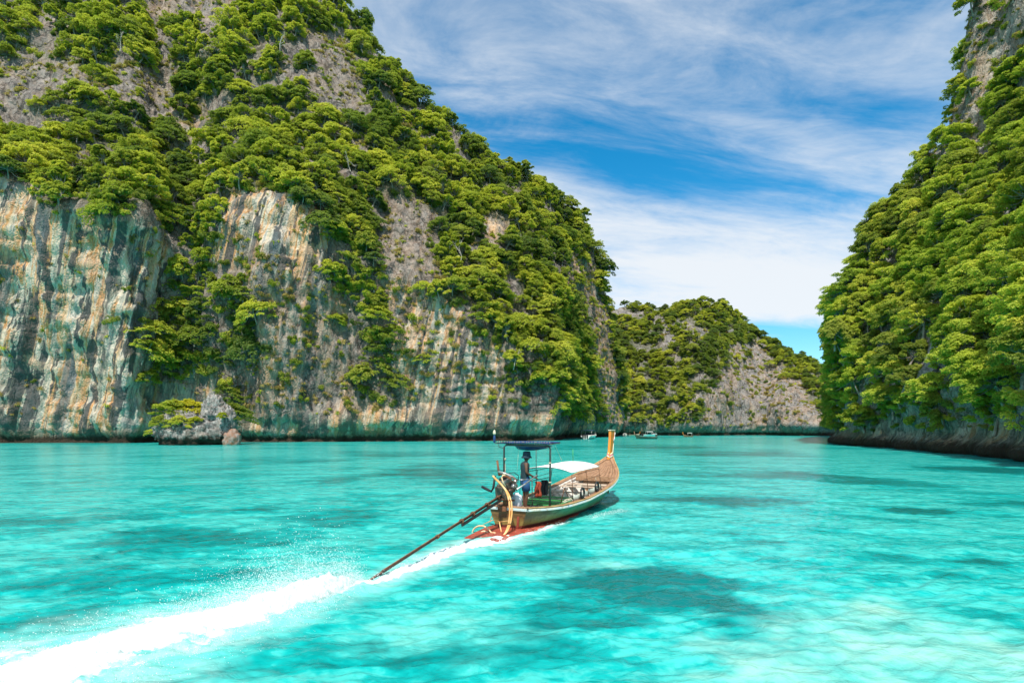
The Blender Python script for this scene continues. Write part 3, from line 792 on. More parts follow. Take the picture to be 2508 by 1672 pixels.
rest = [cand[i] for i in range(len(cand)) if i not in chosen]
protos = []
for k in range(len(TREES)):
    for mk in ('bright', 'mid', 'dark'):
        protos.append(joined_mesh('wood_%d_%s' % (k, mk), TREES[k][0], TREES[k][1], FOL[mk]))
protosF = []
for k in range(len(FINE)):
    for mk in ('lime', 'bright', 'mid'):
        protosF.append(joined_mesh('nearwood_%d_%s' % (k, mk), FINE[k][0], FINE[k][1], FOL[mk]))
MI = {'bright': 0, 'mid': 1, 'dark': 2}
MIF = {'lime': 0, 'bright': 1, 'mid': 2}
for zones, nm, pr, lab in ((ZONES_LEFT, 'forest_left', protos, 'mass of small trees filling the wooded slopes of the tall cliff'),
                           (ZONES_FAR, 'forest_far', protos, 'mass of trees covering the far hill'),
                           (ZONES_RIGHT, 'forest_right', protosF, 'mass of smaller trees filling the right cliff')):
    sel = [c for c in rest if c[5] is zones]
    P3 = [tree_pose(c, rr) for c in sel]
    scatter(nm, [p[0] for p in P3], [p[2] for p in P3], [p[1] for p in P3], [c[3] * 3 + (MIF if c[6] else MI)[c[4]] for c in sel], pr, lab, 'trees')

# undergrowth and dry tufts
bush_pr = [mesh_np('bush_%d_%s' % (k, m), b[0], b[1], (FOL[m],), False, None, {'tint': ('FACE', b[2])}) for k, b in enumerate(BUSH) for m in ('bright', 'mid', 'dark', 'dry')]
tuft_pr = [mesh_np('tuft_%d_%s' % (k, m), b[0], b[1], (FOL[m],), False, None, {'tint': ('FACE', b[2])}) for k, b in enumerate(TUFT) for m in ('dry', 'bright')]
def undergrowth(name, Vg, dens, tuft, n, ns, lo, hi, seed, zmin, lab):
    r = np.random.default_rng(seed)
    p, nr = sample_surface(Vg, dens ** 2, n, r, zmin)
    p2, nr2 = sample_surface(Vg, tuft * (dens < 0.5), ns, r, zmin + 1.5)
    # tufts and small bushes crowd on ledges: keep the ones in clusters
    keep = (fbm(p2 / 5.0, 2, seed) + 0.25 * r.normal(size=len(p2))) > 0.0
    p2, nr2 = p2[keep], nr2[keep]
    s1 = r.uniform(lo, hi, n); s2 = r.uniform(lo * 0.45, hi * 0.7, len(p2))
    k1 = r.integers(0, 3, n) * 4 + r.choice(4, n, p=[0.40, 0.38, 0.20, 0.02])
    k2 = r.integers(0, 3, len(p2)) * 4 + r.choice(4, len(p2), p=[0.25, 0.30, 0.10, 0.35])
    pos = np.concatenate([p, p2]) - 0.15 * np.concatenate([nr, nr2]); s = np.concatenate([s1, s2])
    rot = np.stack([r.normal(0, 0.25, len(s)), r.normal(0, 0.25, len(s)), r.uniform(0, 6.28, len(s))], 1)
    scatter(name, pos, np.stack([s, s, s * 0.9], 1), rot, np.concatenate([k1, k2]), bush_pr, lab, 'shrubs')
def tufts(name, Vg, dens, tuft, n, lo, hi, seed, zmin, lab):
    r = np.random.default_rng(seed)
    p, nr = sample_surface(Vg, tuft * (dens < 0.6), n, r, zmin)
    keep = (fbm(p / 4.0, 2, seed) + 0.18 * r.normal(size=n)) > -0.02
    p, nr = p[keep], nr[keep]; n = len(p)
    s = r.uniform(lo, hi, n)
    rot = np.stack([-nr[:, 1] * 0.5 + r.normal(0, .2, n), nr[:, 0] * 0.5 + r.normal(0, .2, n), r.uniform(0, 6.28, n)], 1)
    scatter(name, p, np.stack([s, s, s], 1), rot, r.integers(0, 2, n) * 2 + r.choice(2, n, p=[0.75, 0.25]), tuft_pr, lab, 'grass')
undergrowth('undergrowth_left', VL, TL, UL, 4200, 2200, 1.2, 3.0, 201, 5.0, 'low green shrubs and creepers covering the slopes of the tall cliff')
undergrowth('undergrowth_far', VF, TF, UF, 2600, 700, 1.8, 3.4, 202, 2.5, 'low green shrubs covering the far hill')
undergrowth('undergrowth_right', VR, TR, UR, 2600, 1400, 0.7, 1.8, 203, 1.2, 'low green shrubs covering the right cliff')
tufts('dry_grass_left', VL, TL, UL + 0.10, 8000, 0.6, 1.6, 204, 5.0, 'straw coloured grass tufts on the ledges of the tall cliff')
tufts('dry_grass_far', VF, TF, UF, 900, 0.6, 1.3, 205, 3.0, 'straw coloured grass tufts on the far rock')
tufts('dry_grass_right', VR, TR, UR, 900, 0.5, 1.0, 206, 4.0, 'straw coloured grass tufts on the right crag')

# bare pale snags standing among the green
def snag_mesh(seed):
    r = np.random.default_rng(seed); tv, tf, off = [], [], 0
    def lim(a, d, L, rad, lvl):
        nonlocal off
        b = a + d * L; m_ = (a + b) / 2 + r.normal(0, 0.05 * L, 3)
        v, f = tube_np([a, m_, b], [rad, rad * 0.75, rad * 0.45], 5); tv.append(v); tf.append(f + off); off += len(v)
        if lvl < 3:
            for _ in range(3 if lvl else 4):
                t = r.uniform(0.35, 1.0); dd = d + r.normal(0, 0.55, 3); dd /= np.linalg.norm(dd); lim(a + (b - a) * t, dd, L * r.uniform(0.35, 0.6), rad * 0.5, lvl + 1)
    lim(np.array([0, 0, -0.1]), np.array([0.08, 0.0, 1.0]), 0.62, 0.022, 0)
    return mesh_np('trunk', np.concatenate(tv), np.concatenate(tf), (pmat('bleached_wood', (0.52, 0.48, 0.42), 0.9, var=0.15, scale=6),), True)
SN = [snag_mesh(k) for k in (5, 6)]
gx, gy = proj(VL.reshape(-1, 3)); vl = VL.reshape(-1, 3)
for k, (px, py, hh, lab) in enumerate([(690, 130, 7, 'bare bleached tree near the summit of the tall cliff'), (300, 130, 6, 'bare bleached tree in the wood at the cliff top'), (250, 505, 6, 'bare bleached tree leaning over the stained wall'),
        (430, 660, 5, 'bare bleached tree in the hollow between the stained walls'), (860, 420, 6, 'bare bleached tree above the bare grey slab'), (1130, 640, 6, 'bare bleached tree on the green bulge mid cliff'), (1260, 900, 6, 'bare bleached tree above the undercut cliff corner'), (1330, 620, 5, 'bare bleached tree on the cliff shoulder')]):
    i = int(np.argmin(np.hypot(gx - px, gy - py) + 1e3 * (vl[:, 1] > 260)))
    e = empty('dead_tree', vl[i] + np.array([0, -1.2, 0])); e.scale = (hh, hh, hh); e.rotation_euler = (0.15, 0.1 * (-1) ** k, k * 1.1)
    link_obj('trunk', SN[k % 2], e); tag(e, lab, 'tree', 'bare trees on the left cliff')

# the windswept tree that leans out from the right cliff edge
e = place_tree(P(2046, 850, 104), (0.1, -0.62, 1.0), (6.6, 6.6, 6.2), 2, True, 'mid', 'leaning_tree')
tag(e, 'dark loose tree leaning out over the water from the right cliff edge', 'tree')

# ------------------------------------------------------------------ sea rock in front of the left cliff
def blob(name, centre, rad, seed, mat, parent=None, sub=5, amp=0.16, flat_top=None, under=0.0):
    bm = bmesh.new(); bmesh.ops.create_icosphere(bm, subdivisions=sub, radius=1.0)
    V = np.array([v.co[:] for v in bm.verts]); Fc = np.array([[v.index for v in f.verts] for f in bm.faces]); bm.free()
    q = V * np.array(rad)
    m = max(rad)
    d = 1 + amp * (1.3 * fbm(q / (0.55 * m) + seed, 3, seed) + 0.9 * ridged(q / np.array([0.22 * m, 0.22 * m, 0.36 * m]) + seed, 3, seed + 3) - 0.25 + 0.45 * ridged(q / (0.09 * m), 2, seed + 5))
    q = q * d[:, None] + np.array(centre)
    if under:
        z = q[:, 2]; k = 1 - under * np.exp(-((z - 0.4) / 0.9) ** 2)
        q[:, 0] = centre[0] + (q[:, 0] - centre[0]) * k; q[:, 1] = centre[1] + (q[:, 1] - centre[1]) * k
    n = len(q)
    me = mesh_np(name, q, Fc, (mat,), True, None, {'streak': ('POINT', np.full(n, 0.10)), 'ochre': ('POINT', np.full(n, 0.05)), 'moss': ('POINT', np.zeros(n))})
    return link_obj(name, me, parent)
ROCK_SEA = rock_material('limestone_sea', [(0.32, (0.06, 0.062, 0.062)), (0.46, (0.22, 0.22, 0.215)), (0.56, (0.36, 0.35, 0.34)), (0.68, (0.52, 0.50, 0.47))], 1.0, 2.2)
DI = 102.0
isl = empty('sea_rock')
tag(isl, 'craggy grey sea rock with a leaning knob and yellow-green bushes', 'rock')
def at(px, py, D): return P(px, py, D)
c = at(470, 1068, DI); blob('rock_base', (c[0], c[1] + 2, 1.7), (6.2, 4.6, 3.3), 3, ROCK_SEA, isl, 5, 0.27, under=0.08)
c = at(445, 1040, DI); blob('rock_shoulder', (c[0], c[1] + 2.0, 3.6), (4.2, 3.6, 2.6), 5, ROCK_SEA, isl, 5, 0.30)
c = at(516, 1008, DI); blob('rock_knob', (c[0], c[1] + 1.2, 6.0), (1.8, 1.7, 2.7), 8, ROCK_SEA, isl, 5, 0.32)
c = at(545, 1035, DI); blob('rock_buttress', (c[0], c[1] + 1.0, 3.6), (1.7, 1.8, 3.3), 12, ROCK_SEA, isl, 5, 0.2)
c = at(571, 1070, DI); o = blob('boulder', (c[0], c[1] - 0.5, 0.9), (1.35, 1.2, 1.7), 21, pmat('rusty_rock', (0.22, 0.10, 0.05), 0.9, var=0.3, scale=1.3, col2=(0.26, 0.22, 0.20), bump=0.8, bscale=4), None, 4, 0.22)
tag(o, 'small rust-brown boulder standing in the water beside the sea rock', 'boulder')
for k, (px, py, D, h, mk, kind, lab) in enumerate([
    (418, 1005, 103.0, 4.8, 'bright', 1, 'wide lime green bush crowning the sea rock, far from its knob'),
    (462, 1000, 104.5, 4.2, 'yellow', 3, 'golden bush on the sea rock next to its knob'),
    (400, 1036, 101.0, 3.4, 'bright', 1, 'green bush low on the outer shoulder of the sea rock'),
    (440, 1034, 99.6, 3.0, 'bright', 5, 'green bush on the front ledge of the sea rock'),
    (478, 1030, 100.2, 1.8, 'yellow', 0, 'small golden bush under the knob of the sea rock'),
    (545, 1018, 100.4, 1.7, 'yellow', 4, 'small yellow bush in the cleft beside the knob'),
    (565, 1012, 106.0, 5.0, 'mid', 3, 'spreading green tree just behind the sea rock'),
    (380, 1060, 105.5, 2.2, 'bright', 0, 'low green bush at the outer end of the sea rock')]):
    e = place_tree(at(px, py + 24 * h / 4, D), (rr.normal(0, 0.1), rr.normal(0, 0.1), k * 1.3), (h * 1.3, h * 1.3, h), kind, False, mk, 'rock_bush' if k != 6 else 'tree')
    tag(e, lab, 'bush' if k != 6 else 'tree')

# ------------------------------------------------------------------ the lagoon
REEF = [(60,1280,150,20,.8),(300,1268,110,10,.5),(470,1325,270,34,.75),(640,1248,90,14,.7),(820,1272,150,24,.6),(300,1425,300,42,.6),(130,1530,200,40,.7),
        (1060,1160,180,26,.75),(820,1178,60,10,.6),(700,1128,210,7,.4),(1000,1112,220,8,.5),(1590,1455,255,72,1.15),(1440,1520,190,42,.7),(1760,1500,170,40,.55),(1330,1610,210,50,.6),
        (1770,1226,250,13,.8),(1900,1164,190,17,.75),(1800,1110,170,9,.6),(2170,1182,130,15,.9),(2260,1252,85,9,.9),(2430,1235,90,8,.7),(2170,1362,55,11,.6),
        (2400,1376,85,11,.8),(2330,1410,70,11,.7),(1850,1330,90,13,.5),(2430,1152,190,9,1.1),(1600,1095,210,8,.6),(1650,1160,120,10,.4),(2180,1425,100,14,.4),(1350,1370,120,40,.45),(1150,1620,220,50,.6),(830,1600,160,40,.4)]
SAND_CAUSTIC = [(2200,1590,460,120,1.0),(1980,1660,360,80,.9),(1100,1560,260,60,.35),(1420,1400,180,40,.45)]  # pale sandy bed, its paleness also painted to stand for caustic light streaks
def ell(q, lst, seed, warp=0.34):
    out = np.zeros(len(q)); r = np.hypot(q[:, 0], q[:, 1])
    wx = fbm(np.stack([q[:, 0] / (0.13 * r + .4), np.log(r) * 9, 0 * r], 1), 4, seed) * 1.0
    wy = fbm(np.stack([q[:, 0] / (0.13 * r + .4), np.log(r) * 9, 0 * r + 9], 1), 4, seed + 5) * 1.0
    wx = wx + 0.45 * fbm(q / 0.55, 3, seed + 11); wy = wy + 0.45 * fbm(q / 0.55, 3, seed + 13)
    for px, py, hw, hh, s in lst:
        c = G(px, py); hx = hw / F * c[1]
        y0 = G(px, py + hh)[1]; y1 = G(px, max(py - hh, HY + 6))[1]
        hy = np.where(q[:, 1] < c[1], c[1] - y0, y1 - c[1])
        d = np.hypot((q[:, 0] - c[0]) / hx + wx * warp * 3, (q[:, 1] - c[1]) / hy + wy * warp * 3)
        out = np.maximum(out, s * sstep(1.2, 0.45, d))
    return out
def path_dist(q, pts):
    """distance to a polyline and the position along it (0..1)"""
    pts = np.asarray(pts)[:, :2]; best = np.full(len(q), 1e9); along = np.zeros(len(q)); L = np.linalg.norm(np.diff(pts, axis=0), axis=1); cum = np.concatenate([[0], np.cumsum(L)])
    for k in range(len(pts) - 1):
        a, b = pts[k], pts[k + 1]; ab = b - a
        t = np.clip(((q[:, :2] - a) @ ab) / (ab @ ab), 0, 1); d = np.linalg.norm(q[:, :2] - (a + t[:, None] * ab), axis=1)
        m = d < best; best[m] = d[m]; along[m] = (cum[k] + t[m] * L[k]) / cum[-1]
    return best, along
WAKE = [G(893, 1428), G(800, 1452), G(640, 1492), G(426, 1546), G(213, 1614), G(0, 1688), G(-260, 1765), G(-700, 1930)]
STERN = [G(1230, 1322), G(1150, 1338), G(1060, 1368), G(985, 1398), G(900, 1436)]
SIDE = [G(1225, 1330), G(1300, 1308), G(1340, 1294), G(1385, 1278)]
BOW = [G(1450, 1270), G(1490, 1258), G(1530, 1250)]

def water():
    ang = np.concatenate([np.linspace(-180, -50, 30, endpoint=False), np.linspace(-50, 50, 560, endpoint=False), np.linspace(50, 180, 31)])
    rad = np.concatenate([[0.3, 1.5, 3.0, 4.2], np.exp(np.arange(math.log(5.0), math.log(14), 0.0062)), np.exp(np.arange(math.log(14), math.log(460), 0.0125)), [520, 650, 850, 1300, 2500, 5000]])
    A, Rr = np.meshgrid(np.radians(ang), rad, indexing='ij')
    q = np.stack([np.sin(A) * Rr, np.cos(A) * Rr, 0 * A], -1).reshape(-1, 3)
    r = Rr.ravel()
    fade = np.clip(1.2 - r / 60.0, 0, 1)
    # chop: crests run roughly across the view, tilted
    w = np.array([[0.96, 0.28], [-0.28, 0.96]]); p2 = q[:, :2] @ w.T
    z = 0.085 * fbm(np.stack([p2[:, 0] / 2.6, p2[:, 1] / 1.1, 0 * r], 1), 3, 401) + 0.050 * ridged(np.stack([p2[:, 0] / 1.1, p2[:, 1] / 0.45, 0 * r + 3], 1), 2, 407)
    z += 0.028 * fbm(np.stack([p2[:, 0] / 0.36, p2[:, 1] / 0.2, 0 * r + 7], 1), 2, 411) * (r < 25)
    reef = ell(q, REEF, 420)
    big = fbm(np.stack([q[:, 0] / (0.10 * r + 1.2), np.log(r + 1) * 11, 0 * r], 1), 4, 431)
    reef = np.clip(reef * (0.85 + 0.9 * big) + np.clip(big + 0.04, 0, 1) * 0.85 + 0.06, 0, 1.2)
    sand = np.clip(ell(q, SAND_CAUSTIC, 440), 0, 1) * (1 - np.clip(reef * 1.4 - 0.2, 0, 1))
    # foam and churn
    foam = np.zeros(len(q)); churn = np.zeros(len(q))
    fn = fbm(q / 0.28, 4, 451, 0.6); fl = fbm(q / 1.1, 3, 457)
    for path, w0, w1, k0 in ((WAKE, 0.32, 1.3, 1.05), (STERN, 0.42, 0.20, 0.95), (SIDE, 0.15, 0.09, 0.85), (BOW, 0.16, 0.20, 0.50)):
        d, t = path_dist(q, path); wd = w0 + (w1 - w0) * t
        d2 = d / wd + fl * 0.9 + fn * 0.55
        foam = np.maximum(foam, k0 * sstep(1.35, 0.25, d2))
        churn = np.maximum(churn, sstep(2.9, 0.8, d / wd + fl * 1.1 + fn * 0.4) * (0.95 if path is not BOW else 0.3))
        z += 0.05 * sstep(1.6, 0.2, d / wd) * (path is WAKE) + 0.10 * fn * foam * 0.5
    z = z * fade
    q[:, 2] = z
    n0, n1 = len(ang), len(rad); idx = np.arange(n0 * n1).reshape(n0, n1)
    Fq = np.stack([idx[:-1, :-1], idx[:-1, 1:], idx[1:, 1:], idx[1:, :-1]], -1).reshape(-1, 4)[:, ::-1]
    m = bpy.data.materials.new('lagoon_water'); m.use_nodes = True; t = m.node_tree; t.nodes.clear(); N = NT(t)
    g = N.n('ShaderNodeNewGeometry'); pos = g.outputs['Position']
    at_ = lambda k: N.n('ShaderNodeAttribute', attribute_name=k).outputs['Fac']
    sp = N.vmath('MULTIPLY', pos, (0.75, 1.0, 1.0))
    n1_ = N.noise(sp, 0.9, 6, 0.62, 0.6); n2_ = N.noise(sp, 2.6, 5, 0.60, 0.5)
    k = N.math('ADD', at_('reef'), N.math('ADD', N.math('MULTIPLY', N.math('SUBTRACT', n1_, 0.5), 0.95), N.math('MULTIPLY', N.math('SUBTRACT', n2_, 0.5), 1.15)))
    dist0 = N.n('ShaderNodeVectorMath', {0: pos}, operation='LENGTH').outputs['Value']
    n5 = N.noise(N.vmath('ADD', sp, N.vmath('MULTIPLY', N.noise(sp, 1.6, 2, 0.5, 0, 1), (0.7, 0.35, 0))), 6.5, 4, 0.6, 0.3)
    k = N.math('ADD', k, N.math('MULTIPLY', N.math('SUBTRACT', n5, 0.5), N.maprange(dist0, 7, 32, 0.85, 0.0)))  # light network of the ripples painted into the colour, fading with distance
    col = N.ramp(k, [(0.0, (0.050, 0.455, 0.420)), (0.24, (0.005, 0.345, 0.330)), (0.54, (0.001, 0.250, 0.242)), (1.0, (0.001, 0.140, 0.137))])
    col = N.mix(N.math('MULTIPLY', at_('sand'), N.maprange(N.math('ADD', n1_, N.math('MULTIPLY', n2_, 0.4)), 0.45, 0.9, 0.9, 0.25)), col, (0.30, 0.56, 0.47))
    col = N.mix(N.math('MULTIPLY', at_('churn'), N.maprange(n2_, 0.35, 0.65, 0.35, 0.9)), col, (0.36, 0.66, 0.62))
    fnz = N.noise(pos, 7.0, 8, 0.72, 0.6)
    fm = N.maprange(N.math('ADD', at_('foam'), N.math('MULTIPLY', N.math('SUBTRACT', fnz, 0.5), 1.3)), 0.36, 0.95)
    col = N.mix(fm, col, (0.82, 0.86, 0.86))
    b = N.n('ShaderNodeBsdfPrincipled', {'Base Color': col, 'Roughness': N.maprange(fm, 0, 1, 0.16, 0.8), 'IOR': 1.33, 'Specular IOR Level': 0.17})
    dist = N.n('ShaderNodeVectorMath', {0: pos}, operation='LENGTH').outputs['Value']
    h1 = N.noise(sp, 2.4, 4, 0.58, 0.4); h2 = N.noise(sp, 0.45, 3, 0.5, 0.4); h3 = N.noise(N.vmath('MULTIPLY', pos, (0.12, 0.5, 1)), 0.7, 3, 0.5, 0.3)
    hh = N.math('ADD', N.math('ADD', N.math('MULTIPLY', h1, 0.16), N.math('MULTIPLY', h2, 0.28)), N.math('MULTIPLY', h3, 0.35))
    bp = N.n('ShaderNodeBump', {'Strength': N.maprange(dist, 8, 160, 1.0, 0.45), 'Distance': 0.55, 'Height': hh})
    N.link(bp.outputs[0], b.inputs['Normal'])
    N.n('ShaderNodeOutputMaterial', {0: b.outputs[0]})
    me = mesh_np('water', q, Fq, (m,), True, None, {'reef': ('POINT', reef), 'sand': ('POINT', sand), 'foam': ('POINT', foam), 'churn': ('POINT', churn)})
    return tag(link_obj('water', me), 'clear turquoise lagoon water with darker reef patches', 'water', kind='structure')
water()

# propeller wash: a churned ridge of foam, and the spray thrown off it
def wake():
    pts = np.array(WAKE)[:, :2]; L = np.concatenate([[0], np.cumsum(np.linalg.norm(np.diff(pts, axis=0), axis=1))])
    nu, nv = 760, 130
    s = np.linspace(0, L[-1], nu); cx = np.interp(s, L, pts[:, 0]); cyy = np.interp(s, L, pts[:, 1])
    for _ in range(60):
        cx[1:-1] = (cx[:-2] + 2 * cx[1:-1] + cx[2:]) / 4; cyy[1:-1] = (cyy[:-2] + 2 * cyy[1:-1] + cyy[2:]) / 4
    tx, ty = np.gradient(cx), np.gradient(cyy); l = np.hypot(tx, ty); nx, ny = -ty / l, tx / l
    v = np.linspace(-1, 1, nv)
    wd = 0.10 + 0.46 * sstep(0, 1.5, s) + 0.12 * s
    X = cx[:, None] + nx[:, None] * v * wd[:, None]; Y = cyy[:, None] + ny[:, None] * v * wd[:, None]
    q = np.stack([X, Y, 0 * X], -1).reshape(-1, 3)
    S_ = np.repeat(s, nv); Vv = np.tile(v, nu)
    nb = fbm(q / 0.42, 4, 501, 0.6); nf = ridged(q / 0.11, 3, 507); nl = fbm(q / 1.3, 2, 511)
    prof = np.clip(1 - np.abs(Vv + nl * 0.35) ** 1.7, -0.5, 1)
    hgt = (0.09 + 0.16 * np.exp(-((S_ - 1.1) / 1.2) ** 2) + 0.10 * np.exp(-S_ / 5.0)) * sstep(0, 0.35, S_)
    ng = fbm(q / 0.09, 3, 519, 0.65)
    q[:, 2] = hgt * prof * (0.8 + 0.8 * nb) + (0.03 * nf + 0.05 * ng) * np.clip(prof + 0.3, 0, 1) - 0.05 + 0.07 * nb - 0.07 * sstep(0.45, 1.0, np.abs(Vv))
    idx = np.arange(nu * nv).reshape(nu, nv)
    Fq = np.stack([idx[:-1, :-1], idx[1:, :-1], idx[1:, 1:], idx[:-1, 1:]], -1).reshape(-1, 4)
    a, b, c_ = q[Fq[:, 0]], q[Fq[:, 1]], q[Fq[:, 2]]
    if np.cross(b - a, c_ - a)[:, 2].mean() < 0: Fq = Fq[:, ::-1]
    cover = sstep(1.05, 0.45, np.abs(Vv + nl * 0.3)) * sstep(-0.05, 0.5, S_ + 0.2 * nb)
    fm = bpy.data.materials.new('foam'); fm.use_nodes = True; t = fm.node_tree; t.nodes.clear(); N = NT(t)
    g = N.n('ShaderNodeNewGeometry')
    nz = N.noise(g.outputs['Position'], 9.0, 6, 0.7)
    bs = N.n('ShaderNodeBsdfPrincipled', {'Base Color': N.mix(N.maprange(nz, 0.34, 0.56), (0.66, 0.84, 0.84), (0.90, 0.92, 0.92)), 'Roughness': 0.7, 'Specular IOR Level': 0.3})
    tl = N.n('ShaderNodeBsdfTranslucent', {'Color': (0.9, 0.95, 0.95, 1)})
    mx = N.n('ShaderNodeMixShader', {0: 0.3, 1: bs.outputs[0], 2: tl.outputs[0]})
    bp = N.n('ShaderNodeBump', {'Strength': 0.6, 'Distance': 0.05, 'Height': N.noise(g.outputs['Position'], 12.0, 7, 0.72)}); N.link(bp.outputs[0], bs.inputs['Normal'])
    N.n('ShaderNodeOutputMaterial', {0: mx.outputs[0]})
    fw = fm.copy(); fw.name = 'wake_foam'; N = NT(fw.node_tree)
    mo = next(x for x in fw.node_tree.nodes if x.type == 'MIX_SHADER').outputs[0]; ou = next(x for x in fw.node_tree.nodes if x.type == 'OUTPUT_MATERIAL')
    cv = N.n('ShaderNodeAttribute', attribute_name='cover').outputs['Fac']; gp = N.n('ShaderNodeNewGeometry').outputs['Position']
    al = N.maprange(N.math('ADD', cv, N.math('MULTIPLY', N.math('SUBTRACT', N.noise(gp, 4.5, 8, 0.72, 0.8), 0.5), 1.7)), 0.25, 0.95)
    tr_ = N.n('ShaderNodeBsdfTransparent')
    N.link(N.n('ShaderNodeMixShader', {0: al, 1: tr_.outputs[0], 2: mo}).outputs[0], ou.inputs[0])
    tag(link_obj('wake_foam', mesh_np('wake_foam', q, Fq, (fw,), True, None, {'cover': ('POINT', cover)})), 'white churned foam trail behind the propeller shaft', 'foam', kind='stuff')
    # spray: thousands of small drops
    r = np.random.default_rng(77); n = 70000
    oc = np.array([[1, 1, 1], [-1, -1, 1], [-1, 1, -1], [1, -1, -1]], float) * 0.75
    of = np.array([[0, 1, 2], [0, 3, 1], [0, 2, 3], [1, 3, 2]])
    ss = np.where(r.uniform(size=n) < 0.55, np.abs(r.normal(1.25, 0.75, n)) + 0.15, r.uniform(0, L[-1] * 0.8, n)); ss = np.clip(ss, 0.05, L[-1])
    k = np.clip(np.searchsorted(s, ss), 0, nu - 1)
    plume = 0.20 * np.exp(-((ss - 1.2) / 1.2) ** 2) + 0.09 * np.exp(-ss / 6.0)
    zz = np.abs(r.normal(0, 1, n)) ** 1.25 * plume + 0.02
    far = r.uniform(size=n) < 0.045
    zz = np.where(far, zz * 1.4 + r.uniform(0, 0.16, n), zz)
    lat = r.normal(0, 0.62, n) * wd[k] - np.where(far, 1, 0.25) * np.abs(r.normal(0, 0.5, n)) * np.sign(1) * (0.4 + 0.1 * ss)
    sg = 1.0 if (ny[nu // 2] < 0) else -1.0     # drift to the far side of the wake
    x = cx[k] + nx[k] * lat * sg + r.normal(0, 0.05, n); y = cyy[k] + ny[k] * lat * sg + r.normal(0, 0.05, n)
    sz = 0.0022 + 0.0050 * r.uniform(size=n) ** 6 + 0.003 * far * r.uniform(size=n)
    # splashes along the hull foot and stern step
    for path, m_, hh in ((STERN, 900, 0.05), (SIDE, 350, 0.05), (BOW, 500, 0.05)):
        pp = np.array(path)[:, :2]; tt = r.uniform(0, len(pp) - 1.001, m_); i0 = tt.astype(int); fr = (tt - i0)[:, None]
        w = pp[i0] * (1 - fr) + pp[i0 + 1] * fr + r.normal(0, 0.11, (m_, 2))
        x = np.concatenate([x, w[:, 0]]); y = np.concatenate([y, w[:, 1]]); zz = np.concatenate([zz, np.abs(r.normal(0, hh, m_))]); sz = np.concatenate([sz, r.uniform(0.003, 0.010, m_)])
    n = len(x)
    Vd = (oc[None] * sz[:, None, None] + np.stack([x, y, zz], 1)[:, None, :]).reshape(-1, 3)
    Fd = (of[None] + 4 * np.arange(n)[:, None, None]).reshape(-1, 3)
    tag(link_obj('spray', mesh_np('spray', Vd, Fd, (fm,), False)), 'fine white spray flying off the propeller wash', 'spray', kind='stuff')
wake()

